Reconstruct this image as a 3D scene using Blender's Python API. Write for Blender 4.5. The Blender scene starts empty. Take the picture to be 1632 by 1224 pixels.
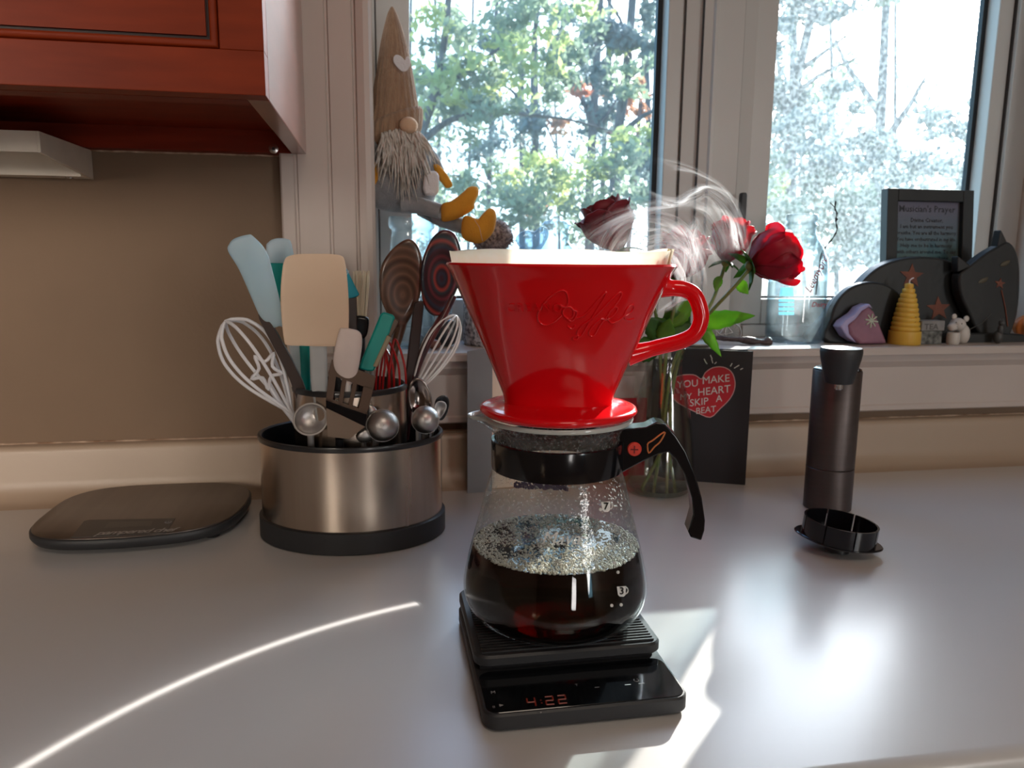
import bpy, bmesh, math, random
from math import sin, cos, pi, radians, sqrt, atan2
from mathutils import Vector as V, Matrix, noise
random.seed(7)
SC = bpy.context.scene
COL = SC.collection
# ------------------------------------------------------------------ camera
F, PITCH, YAW, ROLL, CH = 1226.0, radians(9.5), radians(10.0), radians(0.5), 0.285
fw = V((sin(YAW)*cos(PITCH), cos(YAW)*cos(PITCH), -sin(PITCH)))
r0 = V((cos(YAW), -sin(YAW), 0)); u0 = r0.cross(fw)
ri = r0*cos(ROLL)+u0*sin(ROLL); up = -r0*sin(ROLL)+u0*cos(ROLL)
CP = V((0, 0, CH))
cam = bpy.data.cameras.new('camera'); co = bpy.data.objects.new('camera', cam); COL.objects.link(co)
co.matrix_world = Matrix.Translation(CP) @ Matrix((ri, up, -fw)).transposed().to_4x4()
cam.sensor_width = 36; cam.lens = 36*F/1632; cam.clip_start = .01; cam.clip_end = 200
cam.dof.use_dof = True; cam.dof.focus_distance = .56; cam.dof.aperture_fstop = 15
SC.camera = co
# ------------------------------------------------------------------ light
SC.view_settings.view_transform = 'Standard'; SC.view_settings.look = 'None'
SC.view_settings.gamma = 1; SC.view_settings.use_curve_mapping = False
SC.view_settings.exposure = 0.42
SC.render.use_motion_blur = False
try:
    SC.cycles.use_denoising = True; SC.cycles.max_bounces = 12; SC.cycles.transparent_max_bounces = 40
    SC.cycles.sample_clamp_indirect = 4; SC.cycles.caustics_reflective = False; SC.cycles.caustics_refractive = False
    SC.cycles.transmission_bounces = 8
except Exception: pass
SAZ, SEL = radians(38.5), radians(20.0)
SUN = V((sin(SAZ)*cos(SEL), cos(SAZ)*cos(SEL), sin(SEL)))
W = bpy.data.worlds.new('sky'); SC.world = W; W.use_nodes = True
nt = W.node_tree; nt.nodes.clear()
def N(nt, t, **k):
    n = nt.nodes.new(t)
    for a, b in k.items(): setattr(n, a, b)
    return n
tc = N(nt, 'ShaderNodeTexCoord'); sep = N(nt, 'ShaderNodeSeparateXYZ')
nt.links.new(tc.outputs['Generated'], sep.inputs[0])
ramp = N(nt, 'ShaderNodeValToRGB'); nt.links.new(sep.outputs[2], ramp.inputs[0])
cr = ramp.color_ramp; cr.elements[0].position = 0; cr.elements[0].color = (.40, .74, .92, 1)
cr.elements[1].position = .7; cr.elements[1].color = (.26, .50, .95, 1)
e = cr.elements.new(.2); e.color = (.34, .68, .95, 1)
dot = N(nt, 'ShaderNodeVectorMath', operation='DOT_PRODUCT'); nrm = N(nt, 'ShaderNodeVectorMath', operation='NORMALIZE')
nt.links.new(tc.outputs['Generated'], nrm.inputs[0]); nt.links.new(nrm.outputs[0], dot.inputs[0]); dot.inputs[1].default_value = SUN
mx = N(nt, 'ShaderNodeMath', operation='MAXIMUM'); nt.links.new(dot.outputs['Value'], mx.inputs[0]); mx.inputs[1].default_value = 0
def pw(p, k):
    a = N(nt, 'ShaderNodeMath', operation='POWER'); nt.links.new(mx.outputs[0], a.inputs[0]); a.inputs[1].default_value = p
    b = N(nt, 'ShaderNodeMath', operation='MULTIPLY'); nt.links.new(a.outputs[0], b.inputs[0]); b.inputs[1].default_value = k
    return b
h1, h2 = pw(9, 2.6), pw(70, 16.0)
ad = N(nt, 'ShaderNodeMath', operation='ADD'); nt.links.new(h1.outputs[0], ad.inputs[0]); nt.links.new(h2.outputs[0], ad.inputs[1])
mixc = N(nt, 'ShaderNodeVectorMath', operation='ADD'); cmb = N(nt, 'ShaderNodeCombineXYZ')
for i in range(3): nt.links.new(ad.outputs[0], cmb.inputs[i])
nt.links.new(ramp.outputs[0], mixc.inputs[0]); nt.links.new(cmb.outputs[0], mixc.inputs[1])
bg = N(nt, 'ShaderNodeBackground'); nt.links.new(mixc.outputs[0], bg.inputs[0]); bg.inputs[1].default_value = 2.2
ow = N(nt, 'ShaderNodeOutputWorld'); nt.links.new(bg.outputs[0], ow.inputs[0])
sl = bpy.data.lights.new('sun', 'SUN'); sl.energy = 13; sl.angle = .010; sl.color = (1, .95, .87)
so = bpy.data.objects.new('sun', sl); COL.objects.link(so); so.rotation_euler = (-SUN).to_track_quat('-Z', 'Y').to_euler(); so.location = SUN*20
def area(name, loc, tgt, sx, sy, e, col, spread=180):
    l = bpy.data.lights.new(name, 'AREA'); l.shape = 'RECTANGLE'; l.size = sx; l.size_y = sy; l.energy = e; l.color = col; l.spread = radians(spread)
    o = bpy.data.objects.new(name, l); COL.objects.link(o); o.location = loc
    o.rotation_euler = (V(tgt)-V(loc)).to_track_quat('-Z', 'Z').to_euler(); return o
# daylight of the window behind the camera, then three added room lights
area('daylight_rear_window', (1.88, -2.45, .62), (.15, .6, .1), .36, 1.3, 18, (1, .93, .86))
area('dripper_highlight_light', (.62, -2.45, .0), (.15, .6, .1), .26, .62, 5, (1, .95, .92))  # added low light that makes the dripper's highlights; no door is built
area('left_wall_pool_light', (-1.5, -1.6, .85), (-.68, .95, .42), .7, .9, 1.7, (1, .88, .76), 26)  # added narrow light for the bright pool on the left wall
area('room_fill_light', (.2, -.7, 1.43), (.2, -.65, 0), .5, .5, 5, (1, .84, .68))  # added warm fill from above; no lamp hangs there

# added patterned spot standing in for mirrored sunlight; draws a thin counter arc
gl = bpy.data.lights.new('arc_spot', 'SPOT'); gl.energy = 30; gl.spot_size = radians(165); gl.spot_blend = 0; gl.shadow_soft_size = .0005; gl.use_nodes = True
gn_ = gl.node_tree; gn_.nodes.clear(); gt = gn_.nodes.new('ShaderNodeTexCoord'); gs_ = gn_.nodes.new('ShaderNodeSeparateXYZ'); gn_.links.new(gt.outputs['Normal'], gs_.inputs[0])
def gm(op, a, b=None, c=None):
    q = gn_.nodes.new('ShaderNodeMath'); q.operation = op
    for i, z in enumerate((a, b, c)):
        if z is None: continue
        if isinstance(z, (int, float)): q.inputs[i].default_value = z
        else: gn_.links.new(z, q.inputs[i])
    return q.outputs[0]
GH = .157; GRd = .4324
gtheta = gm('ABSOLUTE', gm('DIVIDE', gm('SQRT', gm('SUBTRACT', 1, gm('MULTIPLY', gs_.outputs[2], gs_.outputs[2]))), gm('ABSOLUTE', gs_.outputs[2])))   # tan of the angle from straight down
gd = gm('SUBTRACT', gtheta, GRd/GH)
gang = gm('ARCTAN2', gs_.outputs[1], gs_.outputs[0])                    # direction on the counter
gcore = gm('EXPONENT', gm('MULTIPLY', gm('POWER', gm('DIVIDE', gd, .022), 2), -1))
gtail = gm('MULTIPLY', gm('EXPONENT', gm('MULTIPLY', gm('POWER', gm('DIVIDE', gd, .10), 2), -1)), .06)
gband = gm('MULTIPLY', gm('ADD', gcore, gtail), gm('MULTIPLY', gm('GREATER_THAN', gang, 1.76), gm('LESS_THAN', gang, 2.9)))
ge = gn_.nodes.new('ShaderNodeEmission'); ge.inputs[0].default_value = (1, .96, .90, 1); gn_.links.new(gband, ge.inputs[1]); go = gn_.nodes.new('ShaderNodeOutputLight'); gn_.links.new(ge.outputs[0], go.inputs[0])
gob = bpy.data.objects.new('arc_spot', gl); COL.objects.link(gob); gob.location = (.1596, .1906, GH)

# ------------------------------------------------------------------ helpers
def ray(x, y): return fw+ri*((x-816)/F)-up*((y-612)/F)
def Zp(x, y, z=0.0):
    d = ray(x, y); return CP+d*((z-CH)/d.z)
def Yp(x, y, Y, k=0.0, z0=0.0):
    d = ray(x, y); t = (Y+k*(CH-z0))/(d.y-k*d.z); return CP+d*t
def Sp(px, P): return px*((V(P)-CP).dot(fw))/F
def sock(n, *names):
    for q in names:
        if q in n.inputs: return n.inputs[q]
MATS = {}
def mat(name, c=(.5, .5, .5), r=.5, m=0, c2=None, ns=20, coat=0, bump=0, bs=80, trans=0, sss=0, rv=0, stretch=None, spec=.5, detail=3, cr=.08, sheen=0, emit=None, es=1):
    if name in MATS: return MATS[name]
    M = bpy.data.materials.new(name); M.use_nodes = True; t = M.node_tree
    b = t.nodes['Principled BSDF']; L = t.links.new
    tcn = N(t, 'ShaderNodeTexCoord'); mp = N(t, 'ShaderNodeMapping'); L(tcn.outputs['Object'], mp.inputs[0])
    if stretch: mp.inputs['Scale'].default_value = stretch
    nz = N(t, 'ShaderNodeTexNoise'); L(mp.outputs[0], nz.inputs['Vector']); nz.inputs['Scale'].default_value = ns; nz.inputs['Detail'].default_value = detail
    c2 = c2 or tuple(min(1, x*.86) for x in c)
    rp = N(t, 'ShaderNodeValToRGB'); L(nz.outputs['Fac'], rp.inputs[0])
    rp.color_ramp.elements[0].position = .35; rp.color_ramp.elements[1].position = .65
    rp.color_ramp.elements[0].color = (*c, 1); rp.color_ramp.elements[1].color = (*c2, 1)
    L(rp.outputs[0], b.inputs['Base Color'])
    b.inputs['Roughness'].default_value = r; b.inputs['Metallic'].default_value = m
    sock(b, 'Coat Weight').default_value = coat; sock(b, 'Coat Roughness').default_value = cr
    sock(b, 'Specular IOR Level').default_value = spec
    if sheen: sock(b, 'Sheen Weight').default_value = sheen
    if sss:
        sock(b, 'Subsurface Weight').default_value = sss; sock(b, 'Subsurface Radius').default_value = (.01, .006, .004); sock(b, 'Subsurface Scale').default_value = 1
    if rv:
        ma = N(t, 'ShaderNodeMath', operation='MULTIPLY_ADD'); L(nz.outputs['Fac'], ma.inputs[0]); ma.inputs[1].default_value = rv; ma.inputs[2].default_value = r-rv/2; L(ma.outputs[0], b.inputs['Roughness'])
    if bump:
        n2 = N(t, 'ShaderNodeTexNoise'); L(mp.outputs[0], n2.inputs['Vector']); n2.inputs['Scale'].default_value = bs; n2.inputs['Detail'].default_value = 4
        bp = N(t, 'ShaderNodeBump'); L(n2.outputs['Fac'], bp.inputs['Height']); bp.inputs['Strength'].default_value = bump; bp.inputs['Distance'].default_value = .002; L(bp.outputs[0], b.inputs['Normal'])
    if emit: sock(b, 'Emission Color').default_value = (*emit, 1); sock(b, 'Emission Strength').default_value = es
    if trans:
        tr = N(t, 'ShaderNodeBsdfTranslucent'); L(rp.outputs[0], tr.inputs[0]); mxs = N(t, 'ShaderNodeMixShader'); mxs.inputs[0].default_value = trans
        L(b.outputs[0], mxs.inputs[1]); L(tr.outputs[0], mxs.inputs[2]); L(mxs.outputs[0], t.nodes['Material Output'].inputs[0])
    MATS[name] = M; return M
def glass(name, tint=(.93, .97, .97), edge=(.55, .66, .66), gl=1.0, rough=.02, dust_haze=0, ds=60, dcol=(.8, .85, .88), dmin=.0, bump=0, bs=60, dthr=(.4, .7), dscale=None):
    """thin-walled glass: clear with Fresnel reflection, darker where seen edge on; dust = dirt, condensation and painted haze over it"""
    M = bpy.data.materials.new(name); M.use_nodes = True; t = M.node_tree; t.nodes.clear(); L = t.links.new
    out = N(t, 'ShaderNodeOutputMaterial'); lw = N(t, 'ShaderNodeLayerWeight'); lw.inputs[0].default_value = .35
    mc = N(t, 'ShaderNodeMix', data_type='RGBA'); L(lw.outputs['Facing'], mc.inputs[0]); mc.inputs[6].default_value = (*tint, 1); mc.inputs[7].default_value = (*edge, 1)
    tr = N(t, 'ShaderNodeBsdfTransparent'); L(mc.outputs[2], tr.inputs[0])
    g = N(t, 'ShaderNodeBsdfGlossy'); g.inputs['Roughness'].default_value = rough; g.inputs['Color'].default_value = (gl, gl, gl, 1)
    l2 = N(t, 'ShaderNodeLayerWeight'); l2.inputs[0].default_value = .5; pw_ = N(t, 'ShaderNodeMath', operation='POWER'); L(l2.outputs['Facing'], pw_.inputs[0]); pw_.inputs[1].default_value = 5
    fr = N(t, 'ShaderNodeMath', operation='MULTIPLY_ADD'); L(pw_.outputs[0], fr.inputs[0]); fr.inputs[1].default_value = .80; fr.inputs[2].default_value = .04
    ms = N(t, 'ShaderNodeMixShader'); L(fr.outputs[0], ms.inputs[0]); L(tr.outputs[0], ms.inputs[1]); L(g.outputs[0], ms.inputs[2])
    last = ms
    tcn = N(t, 'ShaderNodeTexCoord'); mp = N(t, 'ShaderNodeMapping'); L(tcn.outputs['Object'], mp.inputs[0])
    if dscale: mp.inputs['Scale'].default_value = dscale
    if bump:
        n2 = N(t, 'ShaderNodeTexNoise'); L(mp.outputs[0], n2.inputs[0]); n2.inputs['Scale'].default_value = bs
        bp = N(t, 'ShaderNodeBump'); bp.inputs['Strength'].default_value = bump; bp.inputs['Distance'].default_value = .003; L(n2.outputs['Fac'], bp.inputs['Height']); L(bp.outputs[0], g.inputs['Normal'])
    if dust_haze:
        nz = N(t, 'ShaderNodeTexNoise'); nz.inputs['Scale'].default_value = ds; nz.inputs['Detail'].default_value = 6; L(mp.outputs[0], nz.inputs[0])
        mr = N(t, 'ShaderNodeMapRange'); L(nz.outputs['Fac'], mr.inputs[0]); mr.inputs[1].default_value = dthr[0]; mr.inputs[2].default_value = dthr[1]; mr.inputs[3].default_value = dmin; mr.inputs[4].default_value = dust_haze
        d = N(t, 'ShaderNodeBsdfDiffuse'); d.inputs[0].default_value = (*dcol, 1); tl = N(t, 'ShaderNodeBsdfTranslucent'); tl.inputs[0].default_value = (*dcol, 1)
        md = N(t, 'ShaderNodeMixShader'); md.inputs[0].default_value = .7; L(d.outputs[0], md.inputs[1]); L(tl.outputs[0], md.inputs[2])
        m2 = N(t, 'ShaderNodeMixShader'); L(mr.outputs[0], m2.inputs[0]); L(ms.outputs[0], m2.inputs[1]); L(md.outputs[0], m2.inputs[2]); last = m2
    L(last.outputs[0], out.inputs[0]); MATS[name] = M; return M

ORG = {}
def thing(name, label, cat, loc, group=None, kind=None):
    o = bpy.data.objects.new(name, None); COL.objects.link(o); o.location = loc; o.empty_display_size = .02
    o['label'] = label; o['category'] = cat; ORG[o] = V(loc)
    if group: o['group'] = group
    if kind: o['kind'] = kind
    return o
def tag(o, label=None, cat=None, group=None, kind=None):
    if label: o['label'] = label
    if cat: o['category'] = cat
    if group: o['group'] = group
    if kind: o['kind'] = kind
    return o
class MB:
    def __init__(s): s.v = []; s.f = []
    def add(s, vs, fs):
        n = len(s.v); s.v += [V(p) for p in vs]; s.f += [tuple(i+n for i in f) for f in fs]; return s
    def box(s, a, b):
        x0, y0, z0 = a; x1, y1, z1 = b
        return s.add([(x0,y0,z0),(x1,y0,z0),(x1,y1,z0),(x0,y1,z0),(x0,y0,z1),(x1,y0,z1),(x1,y1,z1),(x0,y1,z1)],
                     [(0,3,2,1),(4,5,6,7),(0,1,5,4),(1,2,6,5),(2,3,7,6),(3,0,4,7)])
    def rings(s, rs, closed=True, caps=(True, True), loop=False):
        n = len(rs[0]); vs = [p for r in rs for p in r]; fs = []
        m = len(rs)
        for i in range(m if loop else m-1):
            a = i*n; b = ((i+1) % m)*n
            for j in range(n if closed else n-1):
                k = (j+1) % n; fs.append((a+j, a+k, b+k, b+j))
        if closed and not loop:
            if caps[0]: fs.append(tuple(range(n-1, -1, -1)))
            if caps[1]: fs.append(tuple(range((m-1)*n, m*n)))
        return s.add(vs, fs)
    def lathe(s, prof, c=(0, 0, 0), n=48, axis=None, caps=(True, True), loop=False, sx=1, sy=1, rot=0):
        c = V(c); Q = V((0, 0, 1)).rotation_difference(V(axis).normalized()) if axis else None
        rs = []
        for r, z in prof:
            ring = []
            for j in range(n):
                a = 2*pi*j/n+rot; p = V((r*cos(a)*sx, r*sin(a)*sy, z))
                if Q: p = Q @ p
                ring.append(c+p)
            rs.append(ring)
        return s.rings(rs, caps=caps, loop=loop)
    def tube(s, pts, r, n=10, closed=False, flat=1.0, ref=None):
        pts = [V(p) for p in pts]; m = len(pts); rr = r if isinstance(r, (list, tuple)) else [r]*m
        rs = []; prev = None
        for i, p in enumerate(pts):
            if closed: d = pts[(i+1) % m]-pts[i-1]
            else: d = pts[min(i+1, m-1)]-pts[max(i-1, 0)]
            if d.length < 1e-9: d = V((0, 0, 1))
            d.normalize()
            if prev is None:
                a = V(ref) if ref else (V((0, 0, 1)) if abs(d.z) < .9 else V((1, 0, 0)))
                u = (a-d*a.dot(d)).normalized()
            else: u = (prev-d*prev.dot(d)).normalized()
            prev = u; w = d.cross(u)
            rs.append([p+u*(rr[i]*cos(2*pi*j/n))*flat+w*(rr[i]*sin(2*pi*j/n)) for j in range(n)])
        return s.rings(rs, loop=closed)
    def prism(s, outl, off):
        n = len(outl); off = V(off)
        return s.add(list(outl)+[p+off for p in outl], [tuple(range(n)), tuple(range(2*n-1, n-1, -1))]+[(j, j+n, (j+1) % n+n, (j+1) % n) for j in range(n)])
    def pillow(s, outl, t, nrm=None, back=1.0, steps=7, dent=0, c=None):
        """puffy body over an outline: t = half thickness, nrm = direction towards the viewer"""
        c = c or sum(outl, V())/len(outl); nrm = V(nrm).normalized() if nrm else (CP-c).normalized()
        rs = []
        for i in range(1, steps*2):
            a = pi*i/(steps*2); sc = sin(a)**.8; h = cos(a)
            dd = -dent*t*max(0, (1-sc*sc))*2 if h > 0 else 0
            rs.append([c+(p-c)*sc+nrm*(t*h*(1 if h > 0 else back)+dd) for p in outl])
        return s.rings(rs)
    def ell(s, c, rx, ry, rz, n=20, m=12, R=None):
        rs = []
        for i in range(m+1):
            a = -pi/2+pi*i/m; q = max(cos(a), .02)
            rs.append([V(c)+((R @ V((rx*q*cos(2*pi*j/n), ry*q*sin(2*pi*j/n), rz*sin(a)))) if R else V((rx*q*cos(2*pi*j/n), ry*q*sin(2*pi*j/n), rz*sin(a)))) for j in range(n)])
        return s.rings(rs)
    def build(s, name, m, parent=None, smooth=35, loc=None, bev=0, bseg=2, sub=0, solid=0):
        if parent is not None: L = ORG[parent]
        elif loc is not None: L = V(loc)
        else:
            xs = [p.x for p in s.v]; ys = [p.y for p in s.v]; zs = [p.z for p in s.v]
            L = V(((min(xs)+max(xs))/2, (min(ys)+max(ys))/2, min(zs)))
        me = bpy.data.meshes.new(name); me.from_pydata([p-L for p in s.v], [], s.f); me.validate()
        bm = bmesh.new(); bm.from_mesh(me); bmesh.ops.recalc_face_normals(bm, faces=bm.faces)
        if smooth:
            for f in bm.faces: f.smooth = True
            for e in bm.edges:
                if len(e.link_faces) == 2 and e.calc_face_angle(0) > radians(smooth): e.smooth = False
        bm.to_mesh(me); bm.free()
        me.materials.append(m)
        o = bpy.data.objects.new(name, me); COL.objects.link(o)
        if parent is not None: o.parent = parent
        else: o.location = L
        ORG[o] = L
        if solid:
            d = o.modifiers.new('s', 'SOLIDIFY'); d.thickness = solid; d.offset = 0
        if bev:
            d = o.modifiers.new('b', 'BEVEL'); d.width = bev; d.segments = bseg; d.limit_method = 'ANGLE'; d.angle_limit = radians(40); d.harden_normals = False
        if sub:
            d = o.modifiers.new('u', 'SUBSURF'); d.levels = sub; d.render_levels = sub
        return o
def crom(pts, k=6, closed=False):
    pts = [V(p) for p in pts]; n = len(pts); out = []
    for i in range(n if closed else n-1):
        p1, p2 = pts[i], pts[(i+1) % n]
        p0 = pts[i-1] if (closed or i > 0) else p1; p3 = pts[(i+2) % n] if (closed or i < n-2) else p2
        for j in range(k):
            t = j/k; out.append(.5*((2*p1)+(p2-p0)*t+(2*p0-5*p1+4*p2-p3)*t*t+(3*p1-p0-3*p2+p3)*t**3))
    if not closed: out.append(pts[-1])
    return out
def PX(pts, Y, k=0, z0=0, sm=0, closed=True):
    P = [Yp(p[0], p[1], Y if len(p) < 3 else p[2], k, z0) for p in pts]
    return crom(P, sm, closed) if sm else P
def rrect(x0, y0, x1, y1, r, z, n=6):
    out = []
    for cx, cy, a0 in ((x1-r, y1-r, 0), (x0+r, y1-r, 90), (x0+r, y0+r, 180), (x1-r, y0+r, 270)):
        for i in range(n+1):
            a = radians(a0+90*i/n); out.append(V((cx+r*cos(a), cy+r*sin(a), z)))
    return out
def slab(mb, x0, y0, x1, y1, r, z0, z1, b=.001, n=6):
    """rounded slab with softened top and bottom edges"""
    rs = [rrect(x0+b, y0+b, x1-b, y1-b, max(r-b, .0005), z0, n), rrect(x0, y0, x1, y1, r, z0+b, n), rrect(x0, y0, x1, y1, r, z1-b, n), rrect(x0+b, y0+b, x1-b, y1-b, max(r-b, .0005), z1, n)]
    return mb.rings(rs)
def text_mesh(s, size=1, ext=0, shear=0, bold=0, space=1, align='CENTER', res=3):
    cu = bpy.data.curves.new('lettering', 'FONT'); cu.body = s; cu.size = size; cu.extrude = ext; cu.shear = shear; cu.offset = bold; cu.align_x = align; cu.space_character = space; cu.resolution_u = res
    o = bpy.data.objects.new('lettering', cu); COL.objects.link(o)
    dg = bpy.context.evaluated_depsgraph_get(); me = bpy.data.meshes.new_from_object(o.evaluated_get(dg))
    vs = [v.co.copy() for v in me.vertices]; fs = [tuple(p.vertices) for p in me.polygons]
    bpy.data.objects.remove(o); bpy.data.meshes.remove(me); bpy.data.curves.remove(cu)
    return vs, fs
def lettering(mb, s, size, fn, **k):
    vs, fs = text_mesh(s, size, **k); mb.add([fn(v) for v in vs], fs); return mb

# ------------------------------------------------------------------ materials
m_wall = mat('brown_wall_paint', (.195, .125, .078), .75, c2=(.18, .115, .072), ns=6, bump=.15, bs=220)
m_trim = mat('white_trim_paint', (.52, .445, .405), .42, c2=(.495, .42, .38), ns=8, bump=.05, bs=40)
m_vinyl = mat('window_vinyl', (.52, .51, .49), .38, c2=(.495, .48, .465), ns=5)
m_ceil = mat('ceiling_paint', (.7, .66, .6), .9); m_floor = mat('floor_boards', (.25, .15, .08), .4, stretch=(1, 12, 1))
m_room = mat('room_paint', (.42, .33, .25), .85)
m_gask = mat('black_gasket', (.012, .013, .016), .5)
m_seam = mat('dark_seam_line', (.05, .045, .045), .7)  # dark strips along the frame joints
m_count = mat('countertop_laminate', (.57, .555, .55), .32, c2=(.545, .53, .52), ns=3, bump=.05, bs=25, rv=.06, spec=.7, coat=.65, cr=.21)
m_splash = mat('backsplash_laminate', (.40, .30, .22), .40, c2=(.38, .28, .205), ns=4)
m_caulk = mat('old_caulk', (.55, .40, .30), .6, c2=(.2, .11, .06), ns=60)
m_cherry = mat('cherry_stained_wood', (.25, .031, .006), .48, c2=(.18, .021, .004), ns=9, stretch=(1, 1, 6), coat=.03, cr=.3, spec=.18)
m_cherryg = mat('cherry_gloss_end_panel', (.28, .04, .015), .28, c2=(.20, .028, .010), ns=9, stretch=(1, 1, 6), coat=1, cr=.22, spec=.8)
m_cherryh = mat('cherry_stained_rail', (.22, .022, .005), .5, c2=(.16, .015, .003), ns=9, stretch=(1, 6, 8), coat=.03, cr=.3, spec=.18)
m_dkwood = mat('dark_glaze_line', (.03, .008, .006), .5)
m_white_metal = mat('cream_enamel', (.72, .66, .56), .4); m_whitepl = mat('white_plastic', (.80, .78, .76), .35)
m_chrome = mat('chrome', (.75, .75, .75), .18, 1); m_steel = mat('satin_steel', (.62, .58, .54), .30, 1, c2=(.55, .51, .47), ns=60, stretch=(1, 1, .03), rv=.15)
m_steel_dk = mat('brushed_scale_steel', (.20, .165, .14), .36, .9, c2=(.17, .14, .12), ns=90, stretch=(1, .05, 1))
m_black = mat('black_plastic', (.012, .012, .014), .32, coat=.2); m_blackg = mat('glossy_black_plastic', (.006, .006, .008), .14, coat=.15, cr=.04, spec=.4)
m_blackm = mat('matte_black_plastic', (.022, .023, .026), .5, bump=.05, bs=400)
m_print = mat('white_print', (.75, .75, .73), .5); m_greyprint = mat('grey_print', (.35, .35, .36), .5)
m_red = mat('red_ceramic_glaze', (.74, .004, .010), .14, c2=(.70, .003, .008), ns=5, coat=.35, cr=.03, spec=.35)
m_paper = mat('filter_paper', (.96, .93, .84), .8, c2=(.95, .90, .78), ns=120, trans=.8)
m_glass = glass('clear_glass'); m_glassb = glass('bottle_glass', (.95, .98, .985), (.38, .50, .56), dust_haze=.12, ds=30, dmin=.02)
m_glassc = glass('carafe_glass', (.96, .98, .975), (.60, .64, .64))
m_drops = glass('carafe_glass_with_droplets', (.93, .95, .94), (.66, .70, .70), dust_haze=.30, ds=420, dcol=(.75, .8, .78), dmin=.0, bump=.15, bs=260, dthr=(.56, .68))
m_cond = glass('carafe_glass_with_condensation', (.93, .95, .94), (.45, .48, .48), dust_haze=.38, ds=500, dcol=(.75, .8, .78), dmin=.03, bump=.25, bs=260)

# ------------------------------------------------------------------ room shell
WY = .95
def struct(o, kind='structure'): o['kind'] = kind; return o
ox0, ox1, oz0, oz1 = .0, .975, .150, .98          # window opening in the wall
mb = MB()
mb.box((-1.95, WY, -.91), (ox0, WY+.16, 1.5)); mb.box((ox1, WY, -.91), (2.1, WY+.16, 1.5)); mb.box((ox0, WY, -.91), (ox1, WY+.16, oz0)); mb.box((ox0, WY, oz1), (ox1, WY+.16, 1.5))
struct(mb.build('wall_back', m_wall))
struct(MB().box((-2.05, -2.62, -.91), (-1.95, WY+.16, 1.5)).build('wall_left', m_room))
struct(MB().box((2.1, -2.62, -.91), (2.2, WY+.16, 1.5)).build('wall_right', m_room))
mb = MB(); mb.box((-1.95, -2.62, -.91), (1.68, -2.5, 1.5)); mb.box((1.68, -2.62, -.91), (2.1, -2.5, -.1)); mb.box((1.68, -2.62, 1.3), (2.1, -2.5, 1.5))
struct(mb.build('wall_front', m_room))
struct(MB().box((-2.05, -2.62, -.96), (2.2, WY+.16, -.91)).build('floor', m_floor))
struct(MB().box((-2.05, -2.62, 1.5), (2.2, WY+.16, 1.55)).build('ceiling', m_ceil))

# casing on the left of the window (fluted board), stool, apron, jambs
def profile_x(mb, pts, z0, z1):
    """vertical moulding: pts = (x, y) outline"""
    mb.prism([V((x, y, z0)) for x, y in pts], (0, 0, z1-z0))
mb = MB(); profile_x(mb, [(-.105, WY), (-.105, .932), (-.103, .930), (-.090, .930), (-.0885, .9325), (-.0865, .9325), (-.085, .930), (-.052, .930), (-.0505, .9325), (-.0485, .9325), (-.047, .930), (-.022, .930), (-.0205, .933), (-.0185, .933), (-.017, .929), (-.009, .927), (-.003, .928), (.0, .931), (.0, WY)], .158, 1.1)
struct(mb.build('trim_1', m_trim, smooth=20))
mb = MB(); outl = [(.915, .158), (.915, .166), (.917, .1685), (1.09, .1685), (1.09, .150), (.95, .150), (.95, .158)]
mb.prism([V((-.112, y, z)) for y, z in outl], (1.30, 0, 0))
struct(mb.build('trim_2', m_trim, smooth=20, bev=.0006))
mb = MB(); outl = [(.950, .078), (.935, .078), (.932, .080), (.932, .086), (.9335, .088), (.9335, .139), (.932, .141), (.926, .148), (.924, .158), (.95, .158)]
mb.prism([V((-.105, y, z)) for y, z in outl], (1.28, 0, 0))
struct(mb.build('trim_3', m_trim, smooth=20))
mb = MB(); mb.box((-.012, .951, .1685), (.001, 1.10, .979)); mb.box((.974, .951, .1685), (.99, 1.10, .979)); mb.box((.001, .951, .97), (.974, 1.10, .979))
struct(mb.build('trim_4', m_trim))
mb = MB(); profile_x(mb, [(.975, WY), (.975, .931), (.978, .928), (.984, .927), (.992, .929), (.9935, .933), (.9955, .933), (.997, .930), (1.022, .930), (1.0235, .9325), (1.0255, .9325), (1.027, .930), (1.08, .930), (1.08, WY)], .158, 1.1)
struct(mb.build('trim_5', m_trim, smooth=20))
# mullion post between the sashes
mb = MB(); profile_x(mb, [(.424, 1.10), (.424, 1.062), (.447, 1.060), (.4475, 1.052), (.459, 1.050), (.461, 1.046), (.466, 1.046), (.468, 1.050), (.506, 1.052), (.5065, 1.060), (.530, 1.062), (.530, 1.10)], .1685, .97)
struct(mb.build('trim_6', m_vinyl, smooth=20))
mb = MB(); mb.box((.4235, 1.0615, .1685), (.4247, 1.064, .97)); mb.box((.4465, 1.0535, .1685), (.4478, 1.0575, .97)); mb.box((.5058, 1.0535, .1685), (.5070, 1.0575, .97))
struct(mb.build('trim_7', m_seam))
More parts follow.
